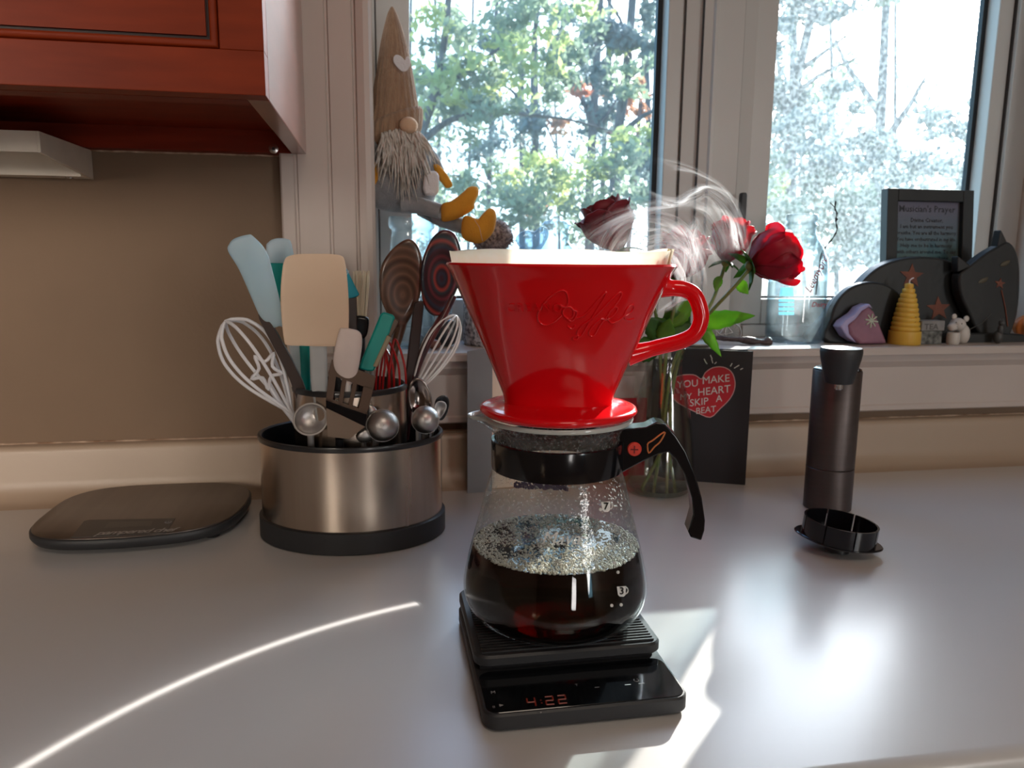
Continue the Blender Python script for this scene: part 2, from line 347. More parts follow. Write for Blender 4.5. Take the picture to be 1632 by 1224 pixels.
# outer vinyl frame bottom, left, right
mb = MB(); mb.box((.0, 1.055, .1685), (.424, 1.10, .186)); mb.box((.53, 1.055, .1685), (.975, 1.10, .186)); mb.box((.0, 1.06, .186), (.0045, 1.10, .97)); mb.box((.9375, 1.055, .186), (.975, 1.10, .97))
struct(mb.build('trim_8', m_vinyl, bev=.0012))
struct(MB().box((.0045, 1.066, .186), (.0058, 1.09, .97)).box((.9362, 1.062, .186), (.9378, 1.09, .97)).build('trim_9', m_seam))
def window(n, x0, x1, gx0, gx1, gmat, label):
    w = thing('window_%d' % n, label, 'window', (x0, 1.08, .186), kind='structure')
    a = MB()
    a.box((x0, 1.066, .187), (gx0, 1.094, .96)); a.box((gx1, 1.066, .187), (x1, 1.094, .96)); a.box((gx0, 1.066, .187), (gx1, 1.094, .224)); a.box((gx0, 1.066, .93), (gx1, 1.094, .96))
    a.build('sash_frame', m_vinyl, w, bev=.0015)
    g = MB(); t = .008
    g.box((gx1-t*.9, 1.090, .224), (gx1+.002, 1.099, .93))
    g.box((gx0, 1.094, .2235), (gx1, 1.099, .2275)); g.box((gx0-.001, 1.094, .224), (gx0+.0015, 1.099, .93))
    g.build('gasket', m_gask, w)
    MB().add([(gx0-.002, 1.0965, .222), (gx1+.002, 1.0965, .222), (gx1+.002, 1.0965, .932), (gx0-.002, 1.0965, .932)], [(0, 1, 2, 3)]).build('glass_pane', gmat, w)
    return w
g_l = glass('left_pane_glass', (.97, .99, .99), (.8, .85, .85), dust_haze=.10, ds=90, dcol=(.75, .88, .95), dmin=.06)  # outdoor haze put on the pane as a bluish veil
g_r = glass('dusty_right_pane_glass', (.95, .98, .98), (.8, .85, .85), dust_haze=.30, ds=170, dcol=(.74, .89, .95), dmin=.09, dthr=(.40, .72))
window(1, .0058, .4235, .049, .401, g_l, 'left window sash with a clear pane behind the gnome')
w2 = window(2, .5305, .9362, .563, .912, g_r, 'right window sash with a dusty sunlit pane')
a = MB(); a.prism([V((x, 1.028, z)) for x, z in [(.5035, .300), (.5125, .300), (.5120, .371), (.5108, .374), (.5052, .374), (.5040, .371)]], (0, .010, 0)); a.box((.504, 1.034, .296), (.512, 1.052, .312))
tag(a.build('window_latch', m_blackm, w2, bev=.001), label='black lever latch')

# ------------------------------------------------------------------ countertop and cabinets below
ct = thing('countertop', 'pale laminate worktop with coved backsplash running under the window', 'countertop', (.1, .65, -.04))
mb = MB(); mb.prism([V((-1.7, y, z)) for y, z in [(.352, -.034), (.350, -.030), (.3505, -.006), (.354, -.001), (.360, 0), (.905, 0), (.905, -.036), (.36, -.036)]], (3.4, 0, 0)); mb.build('worktop', m_count, ct, smooth=50)
mb = MB(); outl = [(.905, 0), (.915, .0012), (.922, .005), (.9285, .014), (.932, .025), (.932, .058), (.9335, .063), (.937, .065), (.9495, .065), (.9495, -.036), (.905, -.036)]
mb.prism([V((-1.7, y, z)) for y, z in outl], (3.4, 0, 0)); mb.build('backsplash', m_splash, ct, smooth=50)
mb = MB(); pts = [(-1.7+i*.02, .9485+.001*noise.noise(V((i*.7, 0, 0))), .0655+.0012*noise.noise(V((i*1.3, 3, 0)))) for i in range(170)]
mb.tube(pts, [.0011+.0009*noise.noise(V((i*.9, 9, 1))) for i in range(170)], 6)
tag(mb.build('caulk_line', m_caulk, ct), label='rough old caulk bead')
bc = thing('base_cabinet', 'cherry base cabinets under the worktop', 'cabinet', (.1, .67, -.91))
MB().box((-1.7, .39, -.81), (1.7, .9495, -.0365)).build('body', m_cherryh, bc)
MB().box((-1.7, .44, -.905), (1.7, .94, -.81)).build('plinth', m_dkwood, bc)
for i in range(6):
    x = -1.65+i*.56; d = MB().box((x, .372, -.79), (x+.52, .39, -.05)).build('door', m_cherry, bc, bev=.003)
    MB().tube([(x+.05, .352, -.3), (x+.05, .352, -.18)], .005, 8).build('handle', m_chrome, d)

# ------------------------------------------------------------------ wall cabinet, upper left
wc = thing('wall_cabinet', 'cherry red wall cabinet with moulded door, above the backsplash', 'cabinet', (-.5, .78, .396))
cz, cy, cx = .396, .598, -.075
mb = MB(); mb.box((-1.3, cy+.020, cz+.024), (cx-.016, .948, 1.2)); mb.build('body', m_cherryh, wc)
tag(MB().box((cx-.016, cy+.020, cz), (cx, .948, 1.2)).build('side_panel', m_cherryg, wc, bev=.0008), label='pale sheen end panel')
MB().box((-1.3, .926, cz), (cx-.016, .948, cz+.024)).build('hanging_rail', m_cherryh, wc)
MB().box((-1.3, cy+.020, cz), (cx-.016, cy+.040, cz+.024)).build('face_frame', m_cherryh, wc)
P = Yp(350, 78, cy); Q = Yp(335, 68, cy)
px1, pz0 = P.x, P.z; qx1, qz0 = Q.x, Q.z
door = MB(); dx0 = -.62
door.box((dx0, cy, cz), (cx, cy+.019, pz0)); door.box((px1, cy, pz0), (cx, cy+.019, 1.2)); door.box((dx0, cy, pz0), (dx0+.06, cy+.019, 1.2))
dr = door.build('door', m_cherry, wc, bev=.0005)
md = MB()
def mold(mb, o, d, w):      # a half-round moulding strip mitred along the inner edge of the door frame
    rs = []
    for k in range(7):
        a = pi*k/6; rs.append((w*(1-cos(a))/2, sin(a)*.0035))
    A = [V((dx0+.06, cy+.004-h, pz0+q+.0008)) for q, h in rs]; B = [V((px1-q-.0008, cy+.004-h, pz0+q+.0008)) for q, h in rs]; C_ = [V((px1-q-.0008, cy+.004-h, 1.2)) for q, h in rs]
    mb.rings([A, B, C_], closed=False)
mold(md, 0, 0, abs(px1-qx1))
md.build('moulding', m_cherry, dr, smooth=60)
tag(MB().box((dx0+.06, cy+.0055, pz0), (px1, cy+.016, 1.2)).build('glaze_groove', m_dkwood, dr), label='dark groove round the panel')
wq = abs(px1-qx1)+.003
pn = MB(); pn.add([(dx0+.066, cy+.003, pz0+wq), (px1-wq, cy+.003, pz0+wq), (px1-wq, cy+.003, 1.2), (dx0+.066, cy+.003, 1.2), (dx0+.066, cy+.014, pz0+wq), (px1-wq, cy+.014, pz0+wq), (px1-wq, cy+.014, 1.2), (dx0+.066, cy+.014, 1.2)], [(0, 1, 2, 3), (0, 4, 5, 1), (1, 5, 6, 2)])
pn.build('door_panel', m_cherry, dr)
door = MB(); door.box((-1.3, cy, cz), (dx0-.004, cy+.019, 1.2)); door.build('door', m_cherry, wc, bev=.0015)
S = Yp(436, 237, .926); sc_ = MB(); sc_.lathe([(.0001, -.003), (.0022, -.003), (.0026, -.0014), (.0052, -.001), (.0056, 0)], (S.x, .926, S.z), 20, axis=(0, 1, 0))
s1 = sc_.build('screw', m_chrome, wc); MB().box((S.x-.0012, .9225, S.z-.0012), (S.x+.0012, .9234, S.z+.0012)).build('screw_recess', m_black, s1)
# caulk under the cabinet
mb = MB(); pts = [(-.56+i*.012, .9475, cz-.0008+.0009*noise.noise(V((i*.9, 1, 5)))) for i in range(40)]
mb.tube(pts, .0012, 6); tag(mb.build('caulk_line', m_caulk, wc), label='cracked caulk under the rail')
# under-cabinet fixture
fx = thing('under_cabinet_light', 'white enamel strip light fixed under the cabinet at the wall', 'light fixture', (-.6, .88, .363))
x1, x0 = -.307, -.95
mb = MB(); side = [(.812, .376), (.812, .3955), (.948, .3955), (.948, .364)]
mb.prism([V((x1-.003, y, z)) for y, z in side], (.003, 0, 0)); mb.build('end_plate', m_white_metal, fx, bev=.0004)
mb = MB(); mb.box((x0, .812, .3765), (x1-.003, .8145, .3955)); mb.box((x0, .8145, .388), (x1-.003, .935, .3905)); mb.box((x0, .918, .3645), (x1-.003, .948, .3675)); mb.box((x0, .918, .3675), (x1-.003, .9205, .388))
mb.build('housing', m_white_metal, fx)
S = V((-.326, .932, .3645)); MB().lathe([(.0036, -.0016), (.0040, 0)], S, 16).build('screw', m_chrome, fx)

# ================================================================== COFFEE SCALE
sc = thing('coffee_scale', 'black two-level coffee scale under the glass carafe', 'kitchen scale', (.124, .495, 0))
slab(MB(), .0585, .417, .1895, .572, .010, .0018, .0125, .0012).build('base', m_blackm, sc)
m_scr = mat('black_glass_screen', (.006, .007, .009), .12, coat=.5, cr=.05)
slab(MB(), .0605, .419, .1875, .466, .008, .01245, .0130, .0002).build('display_panel', m_scr, sc)
MB().box((.063, .470, .0125), (.183, .566, .0165)).build('load_cell_block', m_black, sc)
pb = slab(MB(), .0590, .4640, .1885, .573, .010, .0165, .0245, .0015).build('platform', m_blackm, sc)
for i in range(27):
    y = .4685+i*.0037
    MB().box((.064, y, .0244), (.1835, y+.0020, .0258)).build('rib', m_blackm, pb, bev=.0004, bseg=1)
for x, y in ((.07, .43), (.178, .43), (.07, .56), (.178, .56)):
    MB().lathe([(.006, 0), (.0065, .0015), (.006, .0022)], (x, y, 0), 16).build('foot', m_black, sc)
mb = MB()
def flat(x, y, z, s=1): return lambda v: V((x+v.x*s, y+v.y*s, z+v.z))
for s_, px, py, q in (('M', 786, 1104, .0042), ('T', 919, 1092, .0034), ('II', 787, 1127, .0035)):
    P = Zp(px, py, .01305); lettering(mb, s_, q, flat(P.x, P.y-.001, .01312))
P = Zp(796, 1125, .0131); mb.add([(P.x, P.y-.001, .01312), (P.x+.0028, P.y+.0005, .01312), (P.x, P.y+.002, .01312)], [(0, 1, 2)])
for px, py, l in ((948, 1096, .003), (996, 1092, .004), (1018, 1090, .004), (861, 1136, .001)):
    P = Zp(px, py, .0131); mb.box((P.x, P.y, .01305), (P.x+l, P.y+.0007, .01312))
P = Zp(1014, 1084, .0131)
mb.tube([(P.x+.0016*cos(a), P.y+.0016*sin(a), .0131) for a in [radians(120+q*10) for q in range(31)]], .00022, 4)
tag(mb.build('panel_print', m_greyprint, sc), label='faint grey M, T and pause marks', kind='stuff')
m_led = mat('red_led_digits', (.10, .006, .003), .4, emit=(.9, .07, .02), es=.035)
mb = MB(); seg = {'4': 'bcfg', '2': 'abged', ':': ''}
def seven(mb, ch, x, y, w, h, sh=.25):
    pts = {'a': ((0, h), (w, h)), 'b': ((w, h), (w, h/2)), 'c': ((w, h/2), (w, 0)), 'd': ((0, 0), (w, 0)), 'e': ((0, 0), (0, h/2)), 'f': ((0, h/2), (0, h)), 'g': ((0, h/2), (w, h/2))}
    for k in seg[ch]:
        a, b = pts[k]; mb.tube([(x+a[0]+a[1]*sh*.3, y+a[1], .01305), (x+b[0]+b[1]*sh*.3, y+b[1], .01305)], .0005, 4)
P = Zp(840, 1120, .0131)
for i, ch in enumerate('4:22'):
    if ch == ':': 
        for dy in (.002, .005): mb.box((P.x+.0085, P.y+dy-.004, .0130), (P.x+.0094, P.y+dy-.0032, .0132)); 
        continue
    seven(mb, ch, P.x+(0, 0, .0115, .0195)[i], P.y-.004, .0048, .0085)
tag(mb.build('display_digits', m_led, sc), label='dim red digits 4:22')

# ================================================================== CARAFE
CX, CY = .124, .5165
ANG = -radians(13.5)                       # faces the viewer
def rot(x, y): return (CX+x*cos(ANG)-y*sin(ANG), CY+x*sin(ANG)+y*cos(ANG))
cf = thing('coffee_carafe', 'glass coffee carafe half full of black coffee, standing on the scale', 'carafe', (CX, CY, .0258))
gp = [(.020, .0262), (.046, .0262), (.054, .0282), (.0615, .0345), (.0655, .0430), (.0665, .051), (.0655, .060), (.0630, .072), (.0600, .084), (.0565, .097), (.0525, .112), (.0486, .1275), (.0456, .1365), (.0442, .1400), (.0440, .146), (.0440, .160), (.0455, .166), (.0485, .1700), (.0512, .1720), (.0518, .1735), (.0512, .1748)]
def cprof(z):
    for (r1, z1), (r2, z2) in zip(gp[1:], gp[2:]):
        if z1 <= z <= z2: return r1+(r2-r1)*(z-z1)/(z2-z1+1e-9)
    return gp[-1][0]
def spout(mb_v):
    for p in mb_v:
        if p.z > .160:
            a = atan2(p.y-CY, p.x-CX); d = (a-(pi+ANG)+pi) % (2*pi)-pi
            w = max(0, 1-(d/.30)**2)*((p.z-.160)/.013)
            p.x += w*.0105*cos(pi+ANG); p.y += w*.0105*sin(pi+ANG); p.z -= w*.0012
mb = MB(); P3 = [(p.x, p.y) for p in crom([V((a, b, 0)) for a, b in gp], 3)]
mb.lathe(P3, (CX, CY, 0), 96, caps=(True, False)); spout(mb.v)
gb = mb.build('glass_body', m_glassc, cf, smooth=70); gb.data.materials.append(m_drops); gb.data.materials.append(m_cond)
for p in gb.data.polygons:
    z = p.center.z+ORG[gb].z; p.material_index = 0 if z < .084 else (1 if z < .150 else 2)
mb = MB(); mb.lathe([(.0500, .1728), (.0522, .1722), (.0527, .1738), (.0518, .1752), (.0500, .1748)], (CX, CY, 0), 72, loop=True); spout(mb.v)
tag(mb.build('rim', mat('frosty_glass_rim', (.72, .76, .74), .1, trans=.35, coat=.5), cf, smooth=60), label='thick pale glass rim with pouring lip')
# coffee
M = bpy.data.materials.new('coffee'); M.use_nodes = True; t = M.node_tree; t.nodes.clear(); L = t.links.new
o_ = N(t, 'ShaderNodeOutputMaterial'); rf = N(t, 'ShaderNodeBsdfRefraction'); rf.inputs['IOR'].default_value = 1.33; rf.inputs['Roughness'].default_value = .0; rf.inputs[0].default_value = (1, 1, 1, 1)
gs = N(t, 'ShaderNodeBsdfGlossy'); gs.inputs['Roughness'].default_value = .04; fz = N(t, 'ShaderNodeFresnel'); fz.inputs[0].default_value = 1.4
mz = N(t, 'ShaderNodeMixShader'); L(fz.outputs[0], mz.inputs[0]); L(rf.outputs[0], mz.inputs[1]); L(gs.outputs[0], mz.inputs[2]); L(mz.outputs[0], o_.inputs[0])
va = N(t, 'ShaderNodeVolumeAbsorption'); va.inputs[0].default_value = (.93, .10, .02, 1); va.inputs[1].default_value = 560; L(va.outputs[0], o_.inputs[1])
m_coffee = M
cp = [(.0005, .0275), (.044, .0275), (.0525, .0296), (.0600, .0355), (.0640, .0436), (.0650, .051), (.0640, .060), (.0617, .0715), (.0592, .0812), (.0005, .0812)]
mb = MB(); mb.lathe([(p.x, p.y) for p in crom([V((a, b, 0)) for a, b in cp[:-1]], 3)]+[(.0005, .0812)], (CX, CY, 0), 80)
mb.build('coffee', m_coffee, cf, smooth=60)
m_bub = mat('coffee_bubbles', (.80, .76, .64), .06, c2=(.92, .90, .82), ns=300, coat=1, cr=.02, spec=1, trans=.55)
mb = MB(); rr = random.Random(3)
def bub(x, y, z, r):
    vs = []; 
    for k, (q, h) in enumerate(((1, 0), (.72, .6), (.25, .92))):
        for j in range(6): vs.append((x+r*q*cos(j*1.0472+k*.5), y+r*q*sin(j*1.0472+k*.5), z+r*h))
    fs = [(k*6+j, k*6+(j+1) % 6, k*6+6+(j+1) % 6, k*6+6+j) for k in range(2) for j in range(6)]+[(12, 13, 14, 15, 16, 17)]
    mb.add(vs, fs)
for i in range(9000):
    a = rr.random()*2*pi; q = sqrt(rr.random()); R_ = .0590*q
    x, y = R_*cos(a), R_*sin(a)
    nv = noise.noise(V((x*60, y*60, 1)))
    front = -y*.95+x*.35
    dens = (.35+.5*nv) + 1.5*max(0, q-.80)*5*(.35+.65*(front > -.02)) + (1.3*max(0, front-.020)/.03)
    if rr.random() > dens: continue
    bub(CX+x, CY+y, .0809, rr.choice((.0005, .0007, .0009, .0012))*(1.15 if q > .9 else 1))
tag(mb.build('foam', m_bub, cf, smooth=70), label='glinting pale foam bubbles', kind='stuff')
# band and handle
mb = MB(); mb.lathe([(.0450, .1372), (.0466, .1376), (.0468, .139), (.0468, .1568), (.0466, .1580), (.0447, .1584), (.0442, .150)], (CX, CY, 0), 80, loop=True)
mb.build('neck_band', m_blackg, cf, smooth=40)
hd = []
def hp(px, py, off=0): # a point of the handle, in the upright plane through the carafe axis facing the viewer
    d = ray(px, py); n = V((sin(-ANG), cos(-ANG), 0)); o = V((CX, CY, 0))+n*off
    return CP+d*((o-CP).dot(n)/d.dot(n))
nrm_h = V((sin(-ANG), cos(-ANG), 0))
ol = [(978, 688), (1000, 684), (1030, 681), (1046, 673), (1060, 676), (1078, 695), (1094, 720), (1108, 755), (1119, 795), (1124, 830), (1123, 846), (1118, 862), (1101, 857), (1097, 848), (1105, 820), (1103, 795), (1092, 757), (1078, 733), (1066, 721), (1050, 724), (1020, 738), (984, 758), (981, 758)]
O = [hp(x, y, -.009) for x, y in ol]
mb = MB().prism(O, nrm_h*.018); hn = mb.build('handle', m_blackg, cf, bev=.0018, bseg=3)
C_ = hp(1011, 716, -.0092); mb = MB(); mb.lathe([(.0001, -.0008), (.0044, -.0008), (.0050, 0), (.0052, .0006)], C_, 24, axis=nrm_h)
s1 = mb.build('screw_cap', mat('coral_plastic', (.72, .06, .04), .35), hn); s1['label'] = 'coral red screw cap with a plus'
mb = MB(); rx = nrm_h.cross(V((0, 0, 1))).normalized()
for u in (rx, V((0, 0, 1))):
    w_ = u.cross(nrm_h); q = C_-nrm_h*.0011
    mb.prism([q+u*.0026+w_*.0004, q-u*.0026+w_*.0004, q-u*.0026-w_*.0004, q+u*.0026-w_*.0004], nrm_h*.0006)
E1 = [hp(x, y, -.0093) for x, y in [(1032, 708), (1040, 702), (1053, 692), (1060, 689), (1052, 704), (1043, 712), (1034, 722)]]
mb2 = MB().tube(crom(E1, 3, True), .0006, 6, closed=True); tag(mb2.build('reflection_loop', mat('painted_reflection', (.75, .25, .10), .3, .3), hn), label='orange loop painting a red reflection in the handle')  # red reflection in the handle hollow, painted as an orange loop
mb.build('plus_mark', mat('dark_red_plus', (.18, .01, .01), .5), hn)
mb = MB()
for i in range(4):
    a = hp(1046+i*4.5, 673.5+i*1.3, -.006); mb.tube([a+V((0, 0, .0004)), a+nrm_h*.012+V((0, 0, .0004))], .0006, 6)
mb.build('thumb_ridge', m_blackg, hn)
# print on the glass
def on_glass(px, py, dr=.0004, back=False):
    d = ray(px, py); p = None; t = .30; inside = False; last = None
    while t < .75:
        P = CP+d*t; r = sqrt((P.x-CX)**2+(P.y-CY)**2)
        i_ = r < cprof(P.z)+dr
        if i_ and not inside:
            if not back: return P
            inside = True
        if inside and not i_: return P
        t += .0006
    return CP+d*.56
def pxtext(mb, s, px, py, size, fn, **k):
    return lettering(mb, s, size, lambda v: fn(px+v.x, py-v.y), **k)
mb = MB()
for ch, px, py in (('7', 966, 807), ('3', 991, 942)):
    o1 = [(-8, -7), (7, -8), (6, 6), (3, 9), (-3, 9), (-6, 6)]
    mb.add([on_glass(px+a, py+b) for a, b in o1], [tuple(range(6))])
    mb.tube([on_glass(px+6+4*sin(q), py-1-5*cos(q)) for q in [radians(z) for z in range(0, 190, 30)]], .0005, 4)
for px, py in ((979, 897), (985, 912), (975, 965), (990, 964), (957, 812)): mb.lathe([(.0001, .0001), (.0010, .0001), (.0011, 0)], on_glass(px, py), 10, axis=ray(px, py))
pxtext(mb, 'Mava', 893, 868, 30, on_glass, shear=.35)
tag(mb.build('glass_print', m_print, cf, smooth=0), label='white cup marks and script on the glass', kind='stuff')
mb = MB()
for ch, px, py in (('7', 966, 812), ('3', 991, 947)): pxtext(mb, ch, px, py, 16, lambda x, y: on_glass(x, y, .0008), bold=.3)
tag(mb.build('cup_numbers', m_black, cf, smooth=0), kind='stuff')
mb = MB(); q = random.Random(5)
for i in range(150):
    x = 820+i*.57+q.uniform(-1, 1); y = 772+i*.04+q.uniform(-4, 4); a = on_glass(x, y, -.0006, True); h = Sp(q.uniform(2, 6), a); mb.box(a-V((.0007, .0002, h/2)), a+V((.0007, .0002, h/2)))
tag(mb.build('dark_print', mat('purple_black_print', (.05, .025, .06), .7), cf), label='dark purple print seen through the neck')

# ================================================================== DRIPPER
dp = thing('coffee_dripper', 'glossy red ceramic coffee dripper with raised lettering, on top of the carafe', 'coffee dripper', (CX, CY, .1752))
ZB, ZT = .1840, .2795
def dpar(z):
    t = max(0, min(1, (z-ZB)/(ZT-ZB))); c = t**1.08
    return .0365+(.0772-.0365)*c, .0230+(.0740-.0230)*t, 2.9-.7*t
def dring(z, da=0, n=96, zz=None):
    a, b, e = dpar(z); out = []
    for j in range(n):
        q = 2*pi*j/n; c, s = cos(q), sin(q)
        x = (a+da)*math.copysign(abs(c)**(2/e), c); y = (b+da)*math.copysign(abs(s)**(2/e), s)
        X, Y_ = rot(x, y); out.append(V((X, Y_, z if zz is None else zz)))
    return out
K = 16
rs = [dring(ZB+(ZT-ZB)*i/K, .0012 if i < 1 else 0) for i in range(K)]
rs += [dring(ZT, .0000, zz=ZT-.002), dring(ZT, .0006, zz=ZT-.0008), dring(ZT, -.0002, zz=ZT+.0006), dring(ZT, -.0018, zz=ZT+.0006), dring(ZT, -.0032, zz=ZT-.001)]
rs += [dring(ZB+(ZT-ZB)*i/K, -.0040) for i in range(K-1, -1, -1)]
MB().rings(rs).build('cone', m_red, dp, smooth=50)
mb = MB(); mb.lathe([(.030, .1752), (.0440, .1752), (.0500, .1757), (.0538, .1772), (.0552, .1792), (.0545, .1812), (.0520, .1822), (.0470, .1830), (.0400, .1842), (.030, .1850)], (CX, CY, 0), 96)
mb.build('base_disc', m_red, dp, smooth=60)
def in_drip(P):
    if P.z < ZB or P.z > ZT: return False
    a, b, e = dpar(P.z); dx, dy = P.x-CX, P.y-CY
    x = dx*cos(-ANG)-dy*sin(-ANG); y = dx*sin(-ANG)+dy*cos(-ANG)
    return abs(x/a)**e+abs(y/b)**e < 1
def on_drip(px, py, lift=0):
    d = ray(px, py); t = .33
    while t < .7:
        if in_drip(CP+d*t):
            lo, hi = t-.004, t
            for _ in range(8):
                m = (lo+hi)/2
                if in_drip(CP+d*m): hi = m
                else: lo = m
            return CP+d*(hi-lift)
        t += .004
    return CP+d*.46
hl = [(1052, 457), (1068, 459), (1090, 461), (1106, 470), (1115, 490), (1117, 510), (1108, 531), (1085, 544), (1050, 553), (1020, 561), (1000, 566)]
P4 = crom([hp(x, y) for x, y in hl], 5); nr = len(P4)
rad = [.0055+.0025*max(0, 1-i/6)+.0025*max(0, 1-(nr-1-i)/8) for i in range(nr)]
MB().tube(P4, rad, 16, flat=.85, ref=tuple(nrm_h)).build('handle', m_red, dp, smooth=80)
# raised script lettering
mb = MB()
C1 = [(890, 485), (900, 492), (909, 484), (905, 477), (915, 470), (921, 474), (914, 482)]
def st(pts, r=.00070, lift=.0001, k=4): mb.tube([on_drip(p.x, p.y, lift) for p in crom([V((a, b, 0)) for a, b in pts], k)], r, 6)
st([(893, 487), (901, 489), (906, 480), (903, 466), (893, 463), (875, 474), (860, 494), (858, 510), (868, 518), (883, 513), (895, 502)])
st([(903, 507), (897, 500), (899, 492), (908, 489), (914, 495), (913, 504), (905, 508), (899, 504)]); st([(903, 507), (910, 512), (916, 507), (920, 497), (913, 494)])
st([(916, 507), (930, 503), (946, 486), (962, 468), (966, 466), (962, 476), (950, 495), (938, 515), (928, 532), (922, 536), (920, 529), (927, 519), (938, 511)])
st([(938, 511), (952, 500), (970, 481), (986, 467), (991, 468), (984, 481), (970, 500), (957, 517), (948, 532), (942, 536), (939, 529), (946, 518), (957, 508)])
st([(957, 508), (970, 508), (980, 499), (984, 491), (979, 489), (971, 497), (969, 508), (975, 515), (986, 511), (996, 501)])
st([(993, 505), (1003, 500), (1010, 491), (1008, 486), (1000, 491), (995, 502), (999, 510), (1010, 508)])
st([(904, 519), (911, 524), (917, 518)])
st([(914, 537), (921, 534), (920, 540), (913, 541), (914, 537)])
tag(mb.build('script_lettering', m_red, dp, smooth=80), label='raised red script reading Coffee')
mb = MB()
vs, fs = text_mesh('CREANO', 19, space=1.25, align='LEFT')
mb.add([on_drip(807+v.x, 497-v.y, .0008) for v in vs], fs); mb.add([on_drip(807+v.x, 497-v.y, -.0006) for v in vs], [])
mb.build('maker_lettering', m_red, dp, smooth=0, solid=.0006)
# paper filter
fp = thing('paper_filter', 'cream paper filter standing up out of the red dripper', 'coffee filter', (CX, CY, .187))
def fr(z, s, zt=None, wob=0):
    a, b, e = dpar(min(z, ZT)); k = (z-ZT)*.35 if z > ZT else 0; out = []
    for j in range(120):
        q = 2*pi*j/120; c, s_ = cos(q), sin(q)
        x = (a-s+k)*math.copysign(abs(c)**(2/e), c)-.0015; y = (b-s)*math.copysign(abs(s_)**(2/e), s_)
        w = wob*(.0012*sin(5*q+1)+.0009*sin(11*q)); X, Y_ = rot(x*(1+w*4), y*(1+w*8))
        out.append(V((X, Y_, z+wob*(.0008*sin(3*q+.6)+.0004*sin(8*q)+.0014*max(0, c)**6+.0030*max(0, cos(q-.1))**20*0))))
    return out
mb = MB(); rs = [fr(ZB+.003+(ZT-ZB-.003)*i/10, .0052) for i in range(11)]+[fr(ZT+.003, .0054, wob=.4), fr(ZT+.0085, .0058, wob=1)]
n0 = len(rs[0]); mb.rings(rs, caps=(True, False)); mb.build('paper_cone', m_paper, fp, smooth=80, solid=.0004)
sx, sy = rot(.0700, -.010); mb = MB()
A0 = [rot(.0665, -.020), rot(.0722, -.004), rot(.0722, .012)]
mb.rings([[V((x, y, ZT-.01)) for x, y in A0], [V((x+.0012, y, ZT+.0030)) for x, y in A0], [V((x+.0032, y, ZT+.0105)) for x, y in A0]], closed=False)
tag(mb.build('crimped_seam', mat('filter_seam', (.74, .62, .42), .8, trans=.4, bump=.6, bs=900), fp, solid=.0008), label='tan folded seam at the corner')
mb = MB(); mb.rings([fr(ZB+.012, .0064), fr(ZB+.012, .012)]); 
for v in mb.v: v.z += .001*noise.noise(v*200)
tag(mb.build('coffee_grounds', mat('wet_grounds', (.03, .014, .008), .6, bump=1, bs=500), fp), kind='stuff')

# ================================================================== STEAM
def steam_mat():
    M = bpy.data.materials.new('steam'); M.use_nodes = True; t = M.node_tree; t.nodes.clear(); L = t.links.new
    o = N(t, 'ShaderNodeOutputMaterial'); uv = N(t, 'ShaderNodeAttribute', attribute_name='wisp'); sp = N(t, 'ShaderNodeSeparateXYZ'); L(uv.outputs['Vector'], sp.inputs[0])
    mp = N(t, 'ShaderNodeMapping'); L(uv.outputs['Vector'], mp.inputs[0]); mp.inputs['Scale'].default_value = (2.6, .8, 1)
    nz = N(t, 'ShaderNodeTexNoise'); L(mp.outputs[0], nz.inputs[0]); nz.inputs['Scale'].default_value = 1.3; nz.inputs['Detail'].default_value = 5; nz.inputs['Distortion'].default_value = .9
    mr = N(t, 'ShaderNodeMapRange'); L(nz.outputs['Fac'], mr.inputs[0]); mr.inputs[1].default_value = .30; mr.inputs[2].default_value = .72
    mu = N(t, 'ShaderNodeMath', operation='MULTIPLY'); L(mr.outputs[0], mu.inputs[0]); L(sp.outputs[2], mu.inputs[1])
    d = N(t, 'ShaderNodeBsdfDiffuse'); tl = N(t, 'ShaderNodeBsdfTranslucent'); d.inputs[0].default_value = tl.inputs[0].default_value = (.96, .96, .97, 1)
    m = N(t, 'ShaderNodeMixShader'); m.inputs[0].default_value = .55; L(d.outputs[0], m.inputs[1]); L(tl.outputs[0], m.inputs[2])
    tr = N(t, 'ShaderNodeBsdfTransparent'); m2 = N(t, 'ShaderNodeMixShader'); L(mu.outputs[0], m2.inputs[0]); L(tr.outputs[0], m2.inputs[1]); L(m.outputs[0], m2.inputs[2]); L(m2.outputs[0], o.inputs[0])
    return M
m_steam = steam_mat()
stm = thing('steam', 'white steam curling up off the paper filter towards the roses', 'steam', (.19, .53, .29), kind='stuff')
